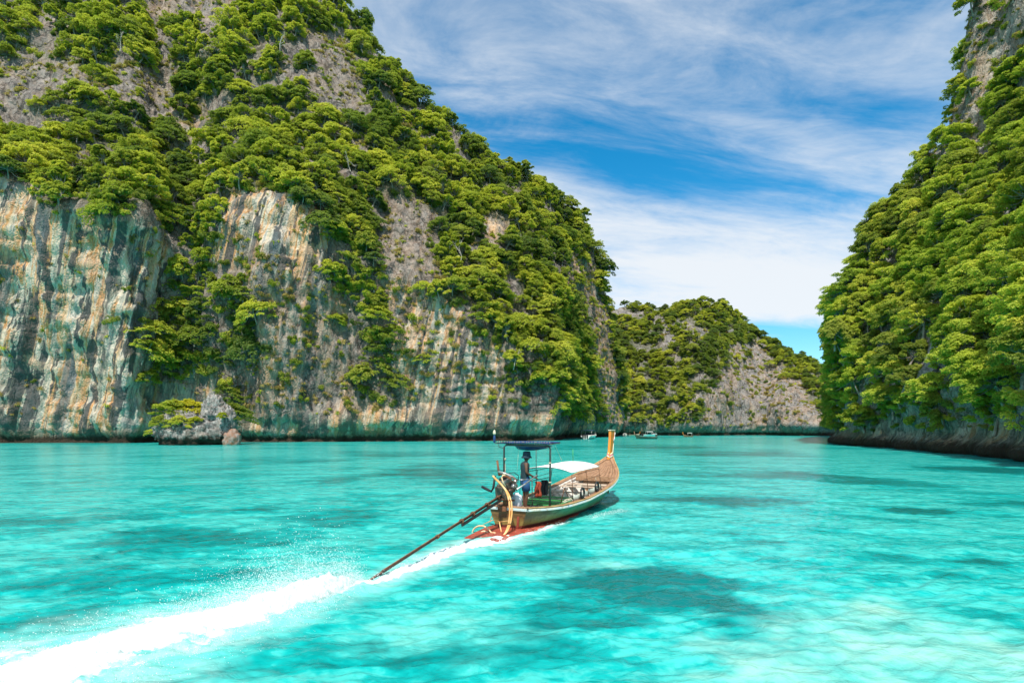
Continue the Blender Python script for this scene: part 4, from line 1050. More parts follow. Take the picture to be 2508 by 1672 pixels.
# ------------------------------------------------------------------ mesh builder for made things
class MB:
    def __init__(self): self.v = []; self.f = []; self.s = []
    def add(self, V, Fc, smooth=False):
        b = len(self.v); self.v += [tuple(map(float, p)) for p in V]; self.f += [tuple(int(i) + b for i in f) for f in Fc]; self.s += [smooth] * len(Fc); return self
    def box(self, c, d, rot=None):
        x, y, z = (k / 2 for k in d)
        V = [Vector((i * x, j * y, k * z)) for k in (-1, 1) for j in (-1, 1) for i in (-1, 1)]
        if rot is not None: V = [rot @ p for p in V]
        c = Vector(c); V = [p + c for p in V]
        return self.add(V, [(0, 2, 3, 1), (4, 5, 7, 6), (0, 1, 5, 4), (2, 6, 7, 3), (0, 4, 6, 2), (1, 3, 7, 5)])
    def bar(self, a, b, w, h, up=(0, 0, 1)):
        a, b = Vector(a), Vector(b); d = b - a; L = d.length; d.normalize()
        y = Vector(up).cross(d).normalized(); z = d.cross(y)
        return self.box((a + b) / 2, (L, w, h), Matrix((d, y, z)).transposed())
    def tube(self, pts, r, sides=8, cap=True):
        pts = [np.array(p, float) for p in pts]; rr = r if hasattr(r, '__len__') else [r] * len(pts)
        V, Fq = tube_np(pts, rr, sides); n = len(V)
        Fc = [tuple(f) for f in Fq]
        self.add(V, Fc, True)
        if cap: self.add([], [], False); b = len(self.v) - n; self.f += [tuple(b + s for s in range(sides))[::-1], tuple(b + n - sides + s for s in range(sides))]; self.s += [False, False]
        return self
    def lathe(self, c, prof, sides=14, axis='Z', squash=(1, 1)):
        V = []; Fc = []
        for r, z in prof:
            for s in range(sides):
                t = 2 * PI * s / sides; x, y = r * math.cos(t) * squash[0], r * math.sin(t) * squash[1]
                V.append({'Z': (x, y, z), 'X': (z, x, y), 'Y': (x, z, y)}[axis])
        V = [(p[0] + c[0], p[1] + c[1], p[2] + c[2]) for p in V]
        for k in range(len(prof) - 1):
            for s in range(sides): Fc.append((k * sides + s, k * sides + (s + 1) % sides, (k + 1) * sides + (s + 1) % sides, (k + 1) * sides + s))
        n = len(prof); Fc += [tuple(range(sides))[::-1], tuple((n - 1) * sides + s for s in range(sides))]
        return self.add(V, Fc, True)
    def sheet(self, grid, thick=0.0, up=(0, 0, 1)):
        """quad sheet from rows of points, given a thickness"""
        g = np.array(grid, float); n, m = g.shape[:2]; idx = np.arange(n * m).reshape(n, m)
        q = np.stack([idx[:-1, :-1], idx[1:, :-1], idx[1:, 1:], idx[:-1, 1:]], -1).reshape(-1, 4)
        if not thick: return self.add(g.reshape(-1, 3), q, True)
        du = np.gradient(g, axis=0); dv = np.gradient(g, axis=1); nn = np.cross(du, dv); nn /= np.linalg.norm(nn, axis=-1, keepdims=True) + 1e-9
        top = (g + nn * thick / 2).reshape(-1, 3); bot = (g - nn * thick / 2).reshape(-1, 3); N0 = n * m
        Fc = list(map(tuple, q)) + [tuple(f[::-1] + N0) for f in q]
        rim = [idx[0, j] for j in range(m)] + [idx[i, m - 1] for i in range(1, n)] + [idx[n - 1, j] for j in range(m - 2, -1, -1)] + [idx[i, 0] for i in range(n - 2, 0, -1)]
        for k in range(len(rim)):
            a, b = rim[k], rim[(k + 1) % len(rim)]; Fc.append((a, b, b + N0, a + N0))
        return self.add(np.concatenate([top, bot]), Fc, True)
    def build(self, name, mat, parent=None, bevel=0.0):
        me = bpy.data.meshes.new(name); me.from_pydata(self.v, [], self.f); me.materials.append(mat)
        me.polygons.foreach_set('use_smooth', self.s); 
        bm = bmesh.new(); bm.from_mesh(me); bmesh.ops.recalc_face_normals(bm, faces=bm.faces); bm.to_mesh(me); bm.free(); me.update()
        o = link_obj(name, me, parent)
        if bevel:
            md = o.modifiers.new('edge', 'BEVEL'); md.width = bevel; md.segments = 2; md.limit_method = 'ANGLE'
        return o

# ------------------------------------------------------------------ the longtail boat
BO = (-0.05, 16.05, 0.0); BRZ = R(62.0)       # heading 28 degrees to the right of the view
cB, sB = math.cos(BRZ), math.sin(BRZ)
def w2b(p):
    x, y = p[0] - BO[0], p[1] - BO[1]
    return np.array((x * cB + y * sB, -x * sB + y * cB, p[2]))
def zp(zx, zy, D):
    """boat-frame point from the close-up of the photograph and a distance"""
    return w2b(P(1120 + zx / 4.752, 1030 + zy / 4.752, D))
def on_boat(name):
    return empty(name, BO, BRZ)
sheer_a = [-0.1, 0.6, 1.7, 3.4, 5.0, 5.9, 6.8, 7.6, 8.2, 8.6, 8.9]; sheer_z = [0.66, 0.60, 0.55, 0.58, 0.70, 0.80, 0.95, 1.13, 1.34, 1.53, 1.74]
beam_a = [-0.1, 0.0, 0.4, 1.0, 2.0, 3.4, 5.0, 6.2, 7.2, 7.8, 8.3, 8.65, 8.9]; beam_b = [0.58, 0.60, 0.72, 0.86, 0.99, 1.06, 1.06, 1.02, 0.88, 0.68, 0.42, 0.21, 0.06]
keel_a = [-0.1, 5.5, 6.6, 7.3, 7.9, 8.4, 8.7, 8.9]; keel_z = [-0.24, -0.26, -0.20, -0.06, 0.28, 0.80, 1.22, 1.60]
pw_a = [0, 4, 6.5, 8, 8.9]; pw_p = [0.42, 0.50, 0.72, 0.9, 1.0]
def smooth_i(a, xs, ys):
    r = 0.0
    for k, w in ((-0.36, 1), (-0.18, 2), (0, 3), (0.18, 2), (0.36, 1)): r = r + w * np.interp(a + k, xs, ys)
    return r / 9
def sec(a, t, inset=0.0):
    """hull section: t in -1 (port gunwale) .. 0 keel .. 1 (starboard gunwale), boat frame (x forward, y port)"""
    bg = max(smooth_i(a, beam_a, beam_b) - inset, 0.015); zs = smooth_i(a, sheer_a, sheer_z); zk = smooth_i(a, keel_a, keel_z) + inset * 0.8; p = np.interp(a, pw_a, pw_p)
    u = abs(t); z = zk + (zs - zk) * u; b = bg * (u ** p) * (1 if u < 1 else 1)
    return np.array((a + 0.0 * z - 0.06 * (z if a < 0.05 else 0), -math.copysign(b, t) if t else 0.0, z))
hull_paint = None
def hull_material():
    m = bpy.data.materials.new('hull_paint'); m.use_nodes = True; t = m.node_tree; t.nodes.clear(); N = NT(t)
    tc = N.n('ShaderNodeTexCoord').outputs['Object']; x = N.n('ShaderNodeSeparateXYZ', {0: tc})
    n1 = N.noise(N.vmath('MULTIPLY', tc, (0.8, 0.8, 3.0)), 2.2, 7, 0.65, 0.6); n2 = N.noise(N.vmath('MULTIPLY', tc, (4, 4, 0.5)), 2.5, 6, 0.7, 0.3); n3 = N.noise(tc, 14, 6, 0.7)
    green = N.ramp(n1, [(0.3, (0.055, 0.16, 0.09)), (0.5, (0.10, 0.235, 0.14)), (0.7, (0.22, 0.30, 0.15))])
    brown = N.ramp(n1, [(0.3, (0.055, 0.028, 0.010)), (0.5, (0.13, 0.068, 0.024)), (0.7, (0.23, 0.14, 0.05))])
    fx = N.maprange(N.math('ADD', x.outputs[0], N.math('MULTIPLY', N.math('SUBTRACT', n1, 0.5), 3.0)), 0.6, 2.4)
    c = N.mix(fx, brown, green)
    yel = N.maprange(N.math('ADD', x.outputs[2], N.math('MULTIPLY', N.math('SUBTRACT', n2, 0.5), 0.25)), 0.40, 0.22, 0.0, 0.55)
    c = N.mix(yel, c, (0.28, 0.23, 0.06))
    c = N.mix(N.maprange(n2, 0.55, 0.68, 0.0, 0.55), c, (0.07, 0.045, 0.025))
    zz = N.math('ADD', x.outputs[2], N.math('MULTIPLY', N.math('SUBTRACT', n3, 0.5), 0.07))
    c = N.mix(N.maprange(zz, 0.15, 0.17, 1.0, 0.0), c, N.mix(n1, (0.16, 0.030, 0.018), (0.06, 0.02, 0.015)))
    b = N.n('ShaderNodeBsdfPrincipled', {'Base Color': c, 'Roughness': N.maprange(n3, 0.3, 0.7, 0.35, 0.6), 'Specular IOR Level': 0.4})
    st = N.math('FRACT', N.math('MULTIPLY', x.outputs[2], 7.0))
    seam = N.maprange(N.math('ABSOLUTE', N.math('SUBTRACT', st, 0.5)), 0.46, 0.5, 0.0, 1.0)
    bp = N.n('ShaderNodeBump', {'Strength': 0.5, 'Distance': 0.01, 'Height': N.math('SUBTRACT', N.math('MULTIPLY', n3, 0.4), seam)}); N.link(bp.outputs[0], b.inputs['Normal'])
    N.n('ShaderNodeOutputMaterial', {0: b.outputs[0]}); return m
M_hull = hull_material()
M_white = pmat('white_paint', (0.74, 0.70, 0.64), 0.6, var=0.10, wear=(0.40, 0.30, 0.22), wfac=0.5, bump=0.2)
M_wood = pmat('deck_wood', (0.36, 0.20, 0.11), 0.65, col2=(0.20, 0.10, 0.05), stretch=(0.6, 5, 5), scale=3, bump=0.3, wear=(0.45, 0.32, 0.22))
M_pale = pmat('pale_wood', (0.55, 0.44, 0.34), 0.75, col2=(0.40, 0.29, 0.21), stretch=(4, 0.6, 4), scale=3, bump=0.3)
M_floor = pmat('bilge_wood', (0.30, 0.24, 0.19), 0.8, col2=(0.17, 0.12, 0.09), stretch=(0.5, 5, 5), scale=3, bump=0.3)
M_red = pmat('red_bottom_paint', (0.36, 0.062, 0.036), 0.45, col2=(0.20, 0.032, 0.02), scale=2.5, bump=0.3, wear=(0.55, 0.20, 0.14), wfac=0.5)
M_green = pmat('green_paint', (0.045, 0.30, 0.07), 0.5, col2=(0.03, 0.20, 0.05), scale=4, wear=(0.20, 0.36, 0.16), wfac=0.4)
M_black = pmat('black_rubber', (0.018, 0.018, 0.02), 0.6, var=0.1, bump=0.3)
M_steel = pmat('dark_steel', (0.055, 0.05, 0.048), 0.45, metal=0.6, col2=(0.12, 0.07, 0.045), scale=7, bump=0.25)
M_pole = pmat('green_black_pole', (0.035, 0.055, 0.05), 0.45, metal=0.2, col2=(0.09, 0.09, 0.085), scale=5)
M_alu = pmat('bare_aluminium', (0.55, 0.55, 0.54), 0.4, metal=0.7, col2=(0.32, 0.31, 0.29), scale=9)
M_rust = pmat('rusty_iron', (0.22, 0.09, 0.04), 0.8, metal=0.2, col2=(0.10, 0.05, 0.03), scale=8, bump=0.4)
M_blue = pmat('blue_tarp', (0.010, 0.050, 0.17), 0.6, col2=(0.008, 0.028, 0.09), scale=3, bump=0.5, bscale=14)
M_canvas = pmat('white_canvas', (0.86, 0.86, 0.85), 0.75, var=0.03, scale=2, bump=0.15, bscale=9)
M_orange = pmat('orange_hose', (0.66, 0.28, 0.07), 0.5, col2=(0.74, 0.47, 0.22), scale=4)
M_cream = pmat('cream_hose', (0.72, 0.60, 0.42), 0.55, col2=(0.66, 0.42, 0.20), scale=4)
M_gold = pmat('gold_orange_paint', (0.66, 0.235, 0.022), 0.5, col2=(0.54, 0.17, 0.015), scale=3, wear=(0.75, 0.40, 0.10), wfac=0.15)
M_rope = pmat('rope', (0.62, 0.55, 0.40), 0.9, var=0.2, scale=20, bump=0.5, bscale=60)
M_blueband = pmat('blue_white_rail', (0.46, 0.58, 0.62), 0.5, col2=(0.62, 0.60, 0.50), stretch=(0.8, 1, 1), scale=2.2, wear=(0.30, 0.20, 0.10), wfac=0.6)
M_tan = pmat('yellow_brown_rail', (0.50, 0.33, 0.13), 0.6, col2=(0.30, 0.17, 0.07), stretch=(0.6, 3, 3), scale=4)

boat = on_boat('longtail_boat')
tag(boat, 'green and brown wooden longtail boat with blue stern canopy and white awning', 'boat')
# hull shell
ts = np.concatenate([-np.linspace(1, 0.04, 11), [0], np.linspace(0.04, 1, 11)])
aa = np.concatenate([[-0.1], np.linspace(0.0, 7, 44), np.linspace(7.1, 8.9, 26)])
h = MB(); out = [[sec(a, t) for t in ts] for a in aa]; h.sheet(out)
ti = ts
inn = [[sec(a, t, 0.05) for t in ti] for a in aa[:-6]]; hl = MB(); hl.sheet([row[::-1] for row in inn]); hl.build('hull_lining', M_white, boat)
# transom, closing the stern
ring = [sec(-0.1, t) for t in ts]; b0 = len(h.v); h.v += [tuple(p) for p in ring]; h.f.append(tuple(b0 + i for i in range(len(ring)))); h.s.append(False)
ring = [sec(-0.04, t, 0.03) for t in ts]; b0 = len(h.v); h.v += [tuple(p) for p in ring]; h.f.append(tuple(b0 + i for i in range(len(ring)))[::-1]); h.s.append(False)
h.build('hull', M_hull, boat)
# rails along the sheer
def rail(name, mat, off_b, off_z, w, hh, a0=-0.12, a1=8.86, sides=(1, -1)):
    for s in sides:
        m = MB(); pts = []
        for a in np.linspace(max(a0, -0.1), a1, 70):
            p = sec(a, s); p[1] += -s * off_b; p[2] += off_z; pts.append(p)
        rows = []
        for k, p in enumerate(pts):
            d = pts[min(k + 1, 69)] - pts[max(k - 1, 0)]; d /= np.linalg.norm(d); y = np.cross((0, 0, 1), d); y /= np.linalg.norm(y)
            rows.append([p + y * i * w / 2 + np.array((0, 0, j * hh / 2)) for i, j in ((-1, -1), (1, -1), (1, 1), (-1, 1), (-1, -1))])
        m.sheet(rows); m.build(name, mat, boat)
rail('gunwale', M_wood, -0.055, 0.012, 0.15, 0.030)
rail('rub_rail', M_blueband, 0.022, -0.045, 0.05, 0.065)
rail('top_rail', M_tan, 0.028, 0.022, 0.035, 0.028)
m = MB(); pa, pb = sec(-0.1, 1), sec(-0.1, -1)
m.bar((pa[0] - 0.02, pa[1], pa[2] - 0.04), (pb[0] - 0.02, pb[1], pb[2] - 0.04), 0.05, 0.07); m.build('stern_rail', M_blueband, boat, 0.01)
m = MB(); m.bar((pa[0] + 0.09, pa[1], pa[2] + 0.014), (pb[0] + 0.09, pb[1], pb[2] + 0.014), 0.18, 0.03); m.build('stern_gunwale', M_wood, boat)
# red step that runs out aft under the transom
m = MB()
def step_ring(z, k):
    st = [(-1.70, -0.62), (-1.78, 0.10), (-1.66, 0.74), (-0.6, 0.82), (1.2, 0.97), (2.6, 1.00), (4.0, 0.80), (4.0, -0.7), (1.2, -0.93), (-0.6, -0.78)]
    return [(a, -b * k, z - (0.05 if a < -1 else 0.0) - 0.012 * max(a, 0)) for a, b in st]
r0, r1 = step_ring(-0.26, 0.92), step_ring(-0.05, 1.0); r2 = step_ring(0.085, 0.72)
n = len(r0); m.add(r0 + r1 + r2, [tuple(range(n))[::-1], tuple(range(2 * n, 3 * n))] + [(j * n + i, j * n + (i + 1) % n, (j + 1) * n + (i + 1) % n, (j + 1) * n + i) for j in (0, 1) for i in range(n)])
m.build('stern_step', M_red, boat, 0.02)
m = MB(); m.bar((-0.14, -0.30, 0.10), (-0.16, -0.34, 0.42), 0.04, 0.05); m.build('strut', M_red, boat)
m = MB(); m.tube([zp(420, 1150, 16.0), zp(500, 1175, 15.55), zp(640, 1155, 15.35)], 0.008, 5); m.tube([zp(490, 1180, 15.55), zp(520, 1330, 15.3)], 0.018, 6); m.tube([zp(405, 1090, 16.3), zp(380, 1180, 16.3)], 0.01, 5); m.tube([zp(420, 1150, 16.0), zp(300, 1205, 16.1)], 0.009, 5); m.build('stern_line', M_orange, boat)
# ribs, planks, thwarts
for a in np.arange(1.9, 6.9, 0.42):
    for s in (1, -1):
        m = MB(); rows = []
        for t in np.linspace(0.42, 0.985, 9):
            p0 = sec(a, s * t, 0.045); p1 = sec(a, s * t, 0.045); q = np.array((0, s * 1.0, 0)) * (0.05 + 0.10 * (1 - t))
            rows.append([p0 + np.array((-0.026, 0, 0)), p0 + q + np.array((-0.026, 0, 0.02)), p0 + q + np.array((0.026, 0, 0.02)), p0 + np.array((0.026, 0, 0)), p0 + np.array((-0.026, 0, 0))])
        m.sheet(rows); m.build('rib', M_white, boat)
for s in (1, -1):      # inner ceiling strakes below the gunwale
    for t0 in (0.93, 0.78):
        m = MB(); pts = [sec(a, s * t0, 0.10 + 0.10 * (1 - t0)) for a in np.linspace(1.6, 6.9, 26)]
        rows = [[p + np.array((0, 0, z)) + np.array((0, s * y, 0)) for y, z in ((0, -0.05), (0, 0.05), (0.02, 0.05), (0.02, -0.05), (0, -0.05))] for p in pts]
        m.sheet(rows); m.build('stringer', M_white, boat)
for k in range(9):
    y = (k - 4) * 0.15; a1 = 6.6 - 0.25 * abs(k - 4)
    m = MB(); m.box(((1.6 + a1) / 2, y, 0.16), (a1 - 1.6, 0.138, 0.025)); m.build('floor_plank', M_floor, boat)
for k in range(9):      # stern deck
    a = 0.02 + k * 0.19; bw = smooth_i(a, beam_a, beam_b) - 0.14
    m = MB(); m.box((a + 0.08, 0, 0.43 + 0.004 * (k % 3)), (0.178, 2 * bw, 0.028)); m.build('deck_plank', M_floor, boat)
for a, z in ((2.05, 0.47), (2.5, 0.48), (3.0, 0.50), (3.6, 0.52)):
    for j in (0, 1):
        bw = smooth_i(a, beam_a, beam_b) - 0.13
        m = MB(); m.box((a + j * 0.16, 0, z + 0.003 * j), (0.15, 2 * bw, 0.03)); o = m.build('thwart_plank', M_green, boat, 0.004)
        st = MB()
        for y in (-0.45, -0.30, -0.62, 0.1): st.box((a + j * 0.16, y, z + 0.003 * j), (0.156, 0.03, 0.04))
        if a < 2.4: st.build('strap', M_black, o)
for a, z in ((4.7, 0.60), (5.75, 0.70), (6.15, 0.74), (6.34, 0.75)):
    bw = smooth_i(a, beam_a, beam_b) - 0.12
    m = MB(); m.box((a, 0, z), (0.17, 2 * bw, 0.035)); m.build('thwart_plank', M_pale, boat, 0.004)
# foredeck in planks, its coaming and bulkhead
for k in range(11):
    s0, s1 = -1 + 2 * k / 11.0, -1 + 2 * (k + 0.93) / 11.0; rows = []
    for a in np.linspace(6.95, 8.80, 16):
        pg = sec(a, 1); bw = max(-pg[1] - 0.10, 0.01); z = pg[2] - 0.03
        rows.append([(a, -bw * s, z + 0.07 * (1 - s * s) * min(1, bw)) for s in (s0, (s0 + s1) / 2, s1)])
    m = MB(); m.sheet(rows, 0.025); m.build('foredeck_plank', M_wood, boat)
m = MB(); zc = smooth_i(6.95, sheer_a, sheer_z); bw = smooth_i(6.95, beam_a, beam_b) - 0.08
m.box((6.93, 0, zc - 0.06), (0.05, 2 * bw, 0.20)); m.build('coaming', M_wood, boat, 0.006)
m = MB(); m.box((7.15, 0, 0.62), (0.03, 1.05, 0.55)); m.build('bulkhead', M_wood, boat)
# bow post
m = MB(); V = []
for a0, a1, w, z in ((8.62, 8.98, 0.060, 1.58), (8.74, 9.06, 0.055, 2.0), (8.84, 9.24, 0.055, 2.5), (8.86, 9.36, 0.055, 2.78)):
    V += [(a0, -w, z), (a1, -w, z), (a1, w, z), (a0, w, z)]
m.add(V, [(3, 2, 1, 0), (12, 13, 14, 15)] + [(4 * j + i, 4 * j + (i + 1) % 4, 4 * j + 4 + (i + 1) % 4, 4 * j + 4 + i) for j in range(3) for i in range(4)])
post = m.build('bow_post', M_gold, boat, 0.012)
m = MB(); m.box((9.11, 0, 2.80), (0.56, 0.14, 0.04)); m.build('post_cap', pmat('cream_paint', (0.80, 0.72, 0.56), 0.6), post)
for s in (1, -1):
    m = MB(); m.bar((8.99, s * 0.062, 1.62), (9.25, s * 0.058, 2.50), 0.012, 0.025, (0, 1, 0)); m.bar((9.25, s * 0.058, 2.50), (9.36, s * 0.058, 2.77), 0.012, 0.025, (0, 1, 0)); m.build('post_edging', pmat('cream_paint', (0.80, 0.72, 0.56)), post)
for z, r, c in ((1.70, 0.20, (0.85, 0.80, 0.62)), (1.76, 0.185, (0.75, 0.22, 0.30)), (1.82, 0.18, (0.86, 0.78, 0.45))):
    m = MB(); t = np.linspace(0, 2 * PI, 25)
    m.tube([(8.84 + (z - 1.6) * 0.28 + r * 1.05 * math.cos(k), r * 0.55 * math.sin(k), z + 0.03 * math.sin(3 * k)) for k in t], 0.032, 6, False); m.build('garland', pmat('garland_%d' % int(z * 100), c, 0.9, var=0.3, scale=30, bump=0.6), boat)
m = MB(); m.sheet([[np.array((9.22 + 0.05 * k - 0.12 * j / 4, -0.085 - 0.02 * math.sin(2 * k + j), 2.62 - 0.075 * j + 0.045 * k)) for k in range(3)] for j in range(5)], 0.012); m.build('cloth', M_canvas, post)
# blue canopy over the helm
m = MB()
zs_, zt = 0.60, 2.36
fr = [(0.95, -0.80, 0.56), (0.97, -0.80, 2.27), (0.97, -0.74, 2.35), (0.97, 0.66, 2.37), (0.95, 0.72, 2.30), (0.93, 0.72, 0.58)]
m.tube(fr, 0.030, 8); m.build('canopy_frame', M_pole, boat)
for k, (p, q) in enumerate((((0.97, 1.02, 2.42), (0.97, -0.86, 2.40)), ((1.66, 0.92, 2.44), (1.66, -0.80, 2.41)), ((0.9, -0.82, 2.40), (1.7, -0.80, 2.43)), ((0.8, 0.95, 2.42), (1.75, 0.95, 2.45)), ((0.85, 0.3, 2.44), (1.7, 0.3, 2.46)))):
    m = MB(); m.tube([p, q], 0.016, 6); m.build('canopy_rod', M_pole, boat)
m = MB(); m.sheet([[(a, y, 2.435 + 0.03 * math.cos(y * 1.6) - 0.022 * abs(math.sin(a * 5 + y * 3)) - 0.02 * math.sin(3 * a)) for y in np.linspace(-0.80, 0.86, 15)] for a in np.linspace(0.86, 1.70, 10)], 0.012)
tarp = m.build('blue_tarp', M_blue, boat)
m = MB(); m.sheet([[(0.99 + 0.25 * j / 3, y, 2.37 - 0.045 * j * abs(math.sin((y + 0.8) * 1.9)) - 0.01 * j) for y in np.linspace(-0.76, 0.40, 14)] for j in range(4)], 0.01); m.build('tarp_sag', M_blue, tarp)
r9 = random.Random(5)
for k in range(22):     # lashings along the canopy edge
    y = -0.8 + 1.75 * k / 21; m = MB(); m.tube([(0.95, y, 2.40), (0.94, y + r9.uniform(-.03, .03), 2.46), (0.99, y + 0.02, 2.47)], 0.009, 5); m.build('lashing', M_rope, tarp)
m = MB(); m.tube([(0.97, 0.72, 1.95), (0.96, 0.68, 1.6), (0.95, 0.74, 1.35), (0.94, 0.78, 1.2)], 0.012, 6); m.lathe((0.97, 0.72, 1.93), [(0.045, -0.04), (0.045, 0.04)], 10); m.build('tied_rope', M_rope, boat)
for zc_ in (1.30, 1.86):
    m = MB(); m.lathe((0.955, -0.80, zc_), [(0.042, -0.02), (0.042, 0.02)], 10); m.build('tied_rope', M_rope, boat)
m = MB(); m.tube([(0.97, 0.92, 2.38), (0.94, 0.90, 2.30), (0.95, 0.74, 2.27)], 0.012, 6); m.build('canopy_hook', M_pole, boat)
for p, q, r_ in ((zp(715, 300, 17.2), zp(695, 600, 17.0), .004), (zp(918, 300, 18.2), zp(918, 640, 18.2), .012), (zp(1140, 290, 16.6), zp(1215, 460, 18.6), .005)):
    m = MB(); m.tube([p, q], r_, 5); m.build('stay_line', M_rope if r_ < .01 else M_pole, boat)
# white awning over the passengers
m = MB(); rows = []
for a in np.linspace(2.36, 4.95, 16):
    rows.append([(a, y, 1.49 + 0.15 * (1 - abs(y / 0.90) ** 2.3) + 0.05 * (a - 2.4) / 2.5 - 0.012 * abs(math.sin((a - 2.36) * 4.85))) for y in np.linspace(-0.90, 0.90, 21)])
m.sheet(rows, 0.012); aw = m.build('white_awning', M_canvas, boat)
for a in (2.40, 3.66, 4.92):
    m = MB(); m.tube([(a, y, 1.475 + 0.15 * (1 - abs(y / 0.90) ** 2.3) + 0.05 * (a - 2.4) / 2.5) for y in np.linspace(-0.89, 0.89, 15)], 0.012, 6); m.build('awning_hoop', M_steel, boat)
    for s in (1, -1):
        zg = smooth_i(a, sheer_a, sheer_z); bg = smooth_i(a, beam_a, beam_b) - 0.07
        m = MB(); m.tube([(a, s * 0.89, 1.42 + 0.05 * (a - 2.4) / 2.5), (a, s * bg, zg)], 0.013, 6); m.build('awning_post', M_rust if s < 0 else M_pole, boat)
for s in (1, -1):
    m = MB(); m.tube([(2.4, s * 0.895, 1.41), (4.93, s * 0.895, 1.46)], 0.011, 6); m.build('awning_rail', M_rust, boat)
    m = MB(); m.tube([(2.4, s * 0.93, 1.16), (3.6, s * 0.95, 1.20), (4.93, s * 0.96, 1.24)], 0.009, 6); m.build('side_rail', M_rust, boat)
# folded canvas along the starboard side, tied under the rail
m = MB(); m.sheet([[(a, -0.90 - 0.03 * math.sin(a * 9) , z + 0.015 * math.sin(a * 13)) for z in (smooth_i(a, sheer_a, sheer_z) + 0.02, smooth_i(a, sheer_a, sheer_z) + 0.10, smooth_i(a, sheer_a, sheer_z) + 0.20)] for a in np.linspace(2.6, 5.0, 40)], 0.02)
m.build('side_canvas', pmat('grey_canvas', (0.52, 0.53, 0.47), 0.8, col2=(0.36, 0.38, 0.33), scale=5, bump=0.4, bscale=15), boat)
m = MB(); m.tube([zp(1345, 330, 19.4), zp(1347, 470, 19.4)], 0.012, 6); m.build('awning_stick', M_green, boat)
# crutch and rope by the near rail
m = MB(); m.tube([zp(1205, 960, 17.0), zp(1245, 785, 17.0), zp(1290, 880, 17.0)], 0.018, 6); m.build('crutch', M_rust, boat)
m = MB(); m.tube([zp(1225, 945, 16.75), zp(1270, 915, 16.8), zp(1325, 905, 17.0), zp(1330, 918, 16.9), zp(1280, 932, 16.7), zp(1240, 950, 16.6)], 0.017, 6); m.build('mooring_rope', M_rope, boat)

# tyres used as fenders
for k, (zx, zy, D, lab) in enumerate(((1450, 838, 18.25, 'black tyre fender on the boat side nearer the stern'), (1618, 765, 19.6, 'black tyre fender on the boat side nearer the bow'))):
    e = on_boat('tyre_fender'); c = zp(zx, zy, D); m = MB(); V = []; 
    tt = np.linspace(0, 2 * PI, 21)
    m.tube([(c[0] + 0.15 * math.cos(t), c[1] - 0.02, c[2] + 0.15 * math.sin(t)) for t in tt], 0.038, 8, False); m.build('tyre', M_black, e)
    m = MB(); m.tube([(c[0], c[1], c[2] + 0.17), (c[0] + 0.01, c[1] + 0.03, c[2] + 0.30)], 0.008, 5); m.build('hanging_rope', M_rope, e); tag(e, lab, 'tyre', 'tyre fenders on the boat')

# ------------------------------------------------------------------ engine with its long tail
eng = on_boat('longtail_engine'); tag(eng, 'greasy car engine on the stern driving a long black propeller shaft', 'engine')
E = np.array((0.02, 0.16, 1.16)); sl = math.atan2(1.04, 5.85); Rm = Matrix.Rotation(-sl, 3, 'Y') @ Matrix.Rotation(0.0, 3, 'X')
def ep(x, y, z): v = Rm @ Vector((x, y, z)); return (E[0] + v[0], E[1] + v[1], E[2] + v[2])
M_block = pmat('engine_iron', (0.075, 0.068, 0.062), 0.5, metal=0.5, col2=(0.16, 0.10, 0.06), scale=9, bump=0.5, bscale=25, wear=(0.30, 0.28, 0.25), wfac=0.6)
m = MB(); m.box(ep(0.02, 0, 0.00), (0.52, 0.30, 0.34), Rm); m.box(ep(0.02, 0, -0.22), (0.44, 0.22, 0.14), Rm); m.box(ep(-0.27, 0, -0.06), (0.10, 0.34, 0.36), Rm); m.build('engine_block', M_block, eng, 0.02)
m = MB(); m.box(ep(0.02, 0.0, 0.22), (0.48, 0.20, 0.12), Rm); m.build('cylinder_head', pmat('cast_alloy', (0.34, 0.32, 0.30), 0.5, metal=0.5, col2=(0.16, 0.13, 0.11), scale=10, bump=0.5), eng, 0.015)
m = MB(); m.box(ep(0.0, 0.02, 0.31), (0.40, 0.13, 0.07), Rm); m.build('valve_cover', M_black, eng, 0.02)
for k in range(4):
    m = MB(); m.tube([ep(-0.15 + k * 0.11, 0.02, 0.33), ep(-0.15 + k * 0.11, 0.02, 0.38), ep(-0.08 + k * 0.06, -0.10, 0.36), ep(0.10, -0.19, 0.20 - k * 0.02)], 0.009, 5); m.build('spark_lead', pmat('red_brown_wire', (0.42, 0.13, 0.05), 0.5), eng)
for k, (y, z, r_) in enumerate(((0.0, -0.06, 0.11), (-0.14, 0.12, 0.06), (0.13, 0.13, 0.055))):
    m = MB(); c = ep(0.33, y, z); m.lathe(c, [(r_, -0.025), (r_, -0.01), (r_ * 0.8, 0.0), (r_, 0.01), (r_, 0.025)], 16, 'X'); m.build('pulley', M_alu if k else M_steel, eng)
m = MB(); m.tube([ep(0.335, 0.02, -0.17), ep(0.335, -0.19, 0.11), ep(0.335, -0.13, 0.185), ep(0.335, 0.13, 0.19), ep(0.335, 0.18, 0.11), ep(0.335, 0.02, -0.17)], 0.012, 5, False); m.build('fan_belt', M_black, eng)
m = MB(); m.lathe(ep(0.12, -0.22, 0.05), [(0.07, -0.11), (0.075, -0.08), (0.075, 0.08), (0.05, 0.11)], 14, 'X'); m.build('alternator', M_alu, eng)
m = MB(); m.lathe(ep(-0.10, -0.24, -0.02), [(0.05, -0.14), (0.055, 0.14)], 12, 'X'); m.build('starter_motor', M_steel, eng)
m = MB(); m.lathe(ep(0.10, 0.10, 0.40), [(0.10, -0.035), (0.115, -0.02), (0.115, 0.02), (0.09, 0.04)], 18); m.build('air_filter', M_block, eng)
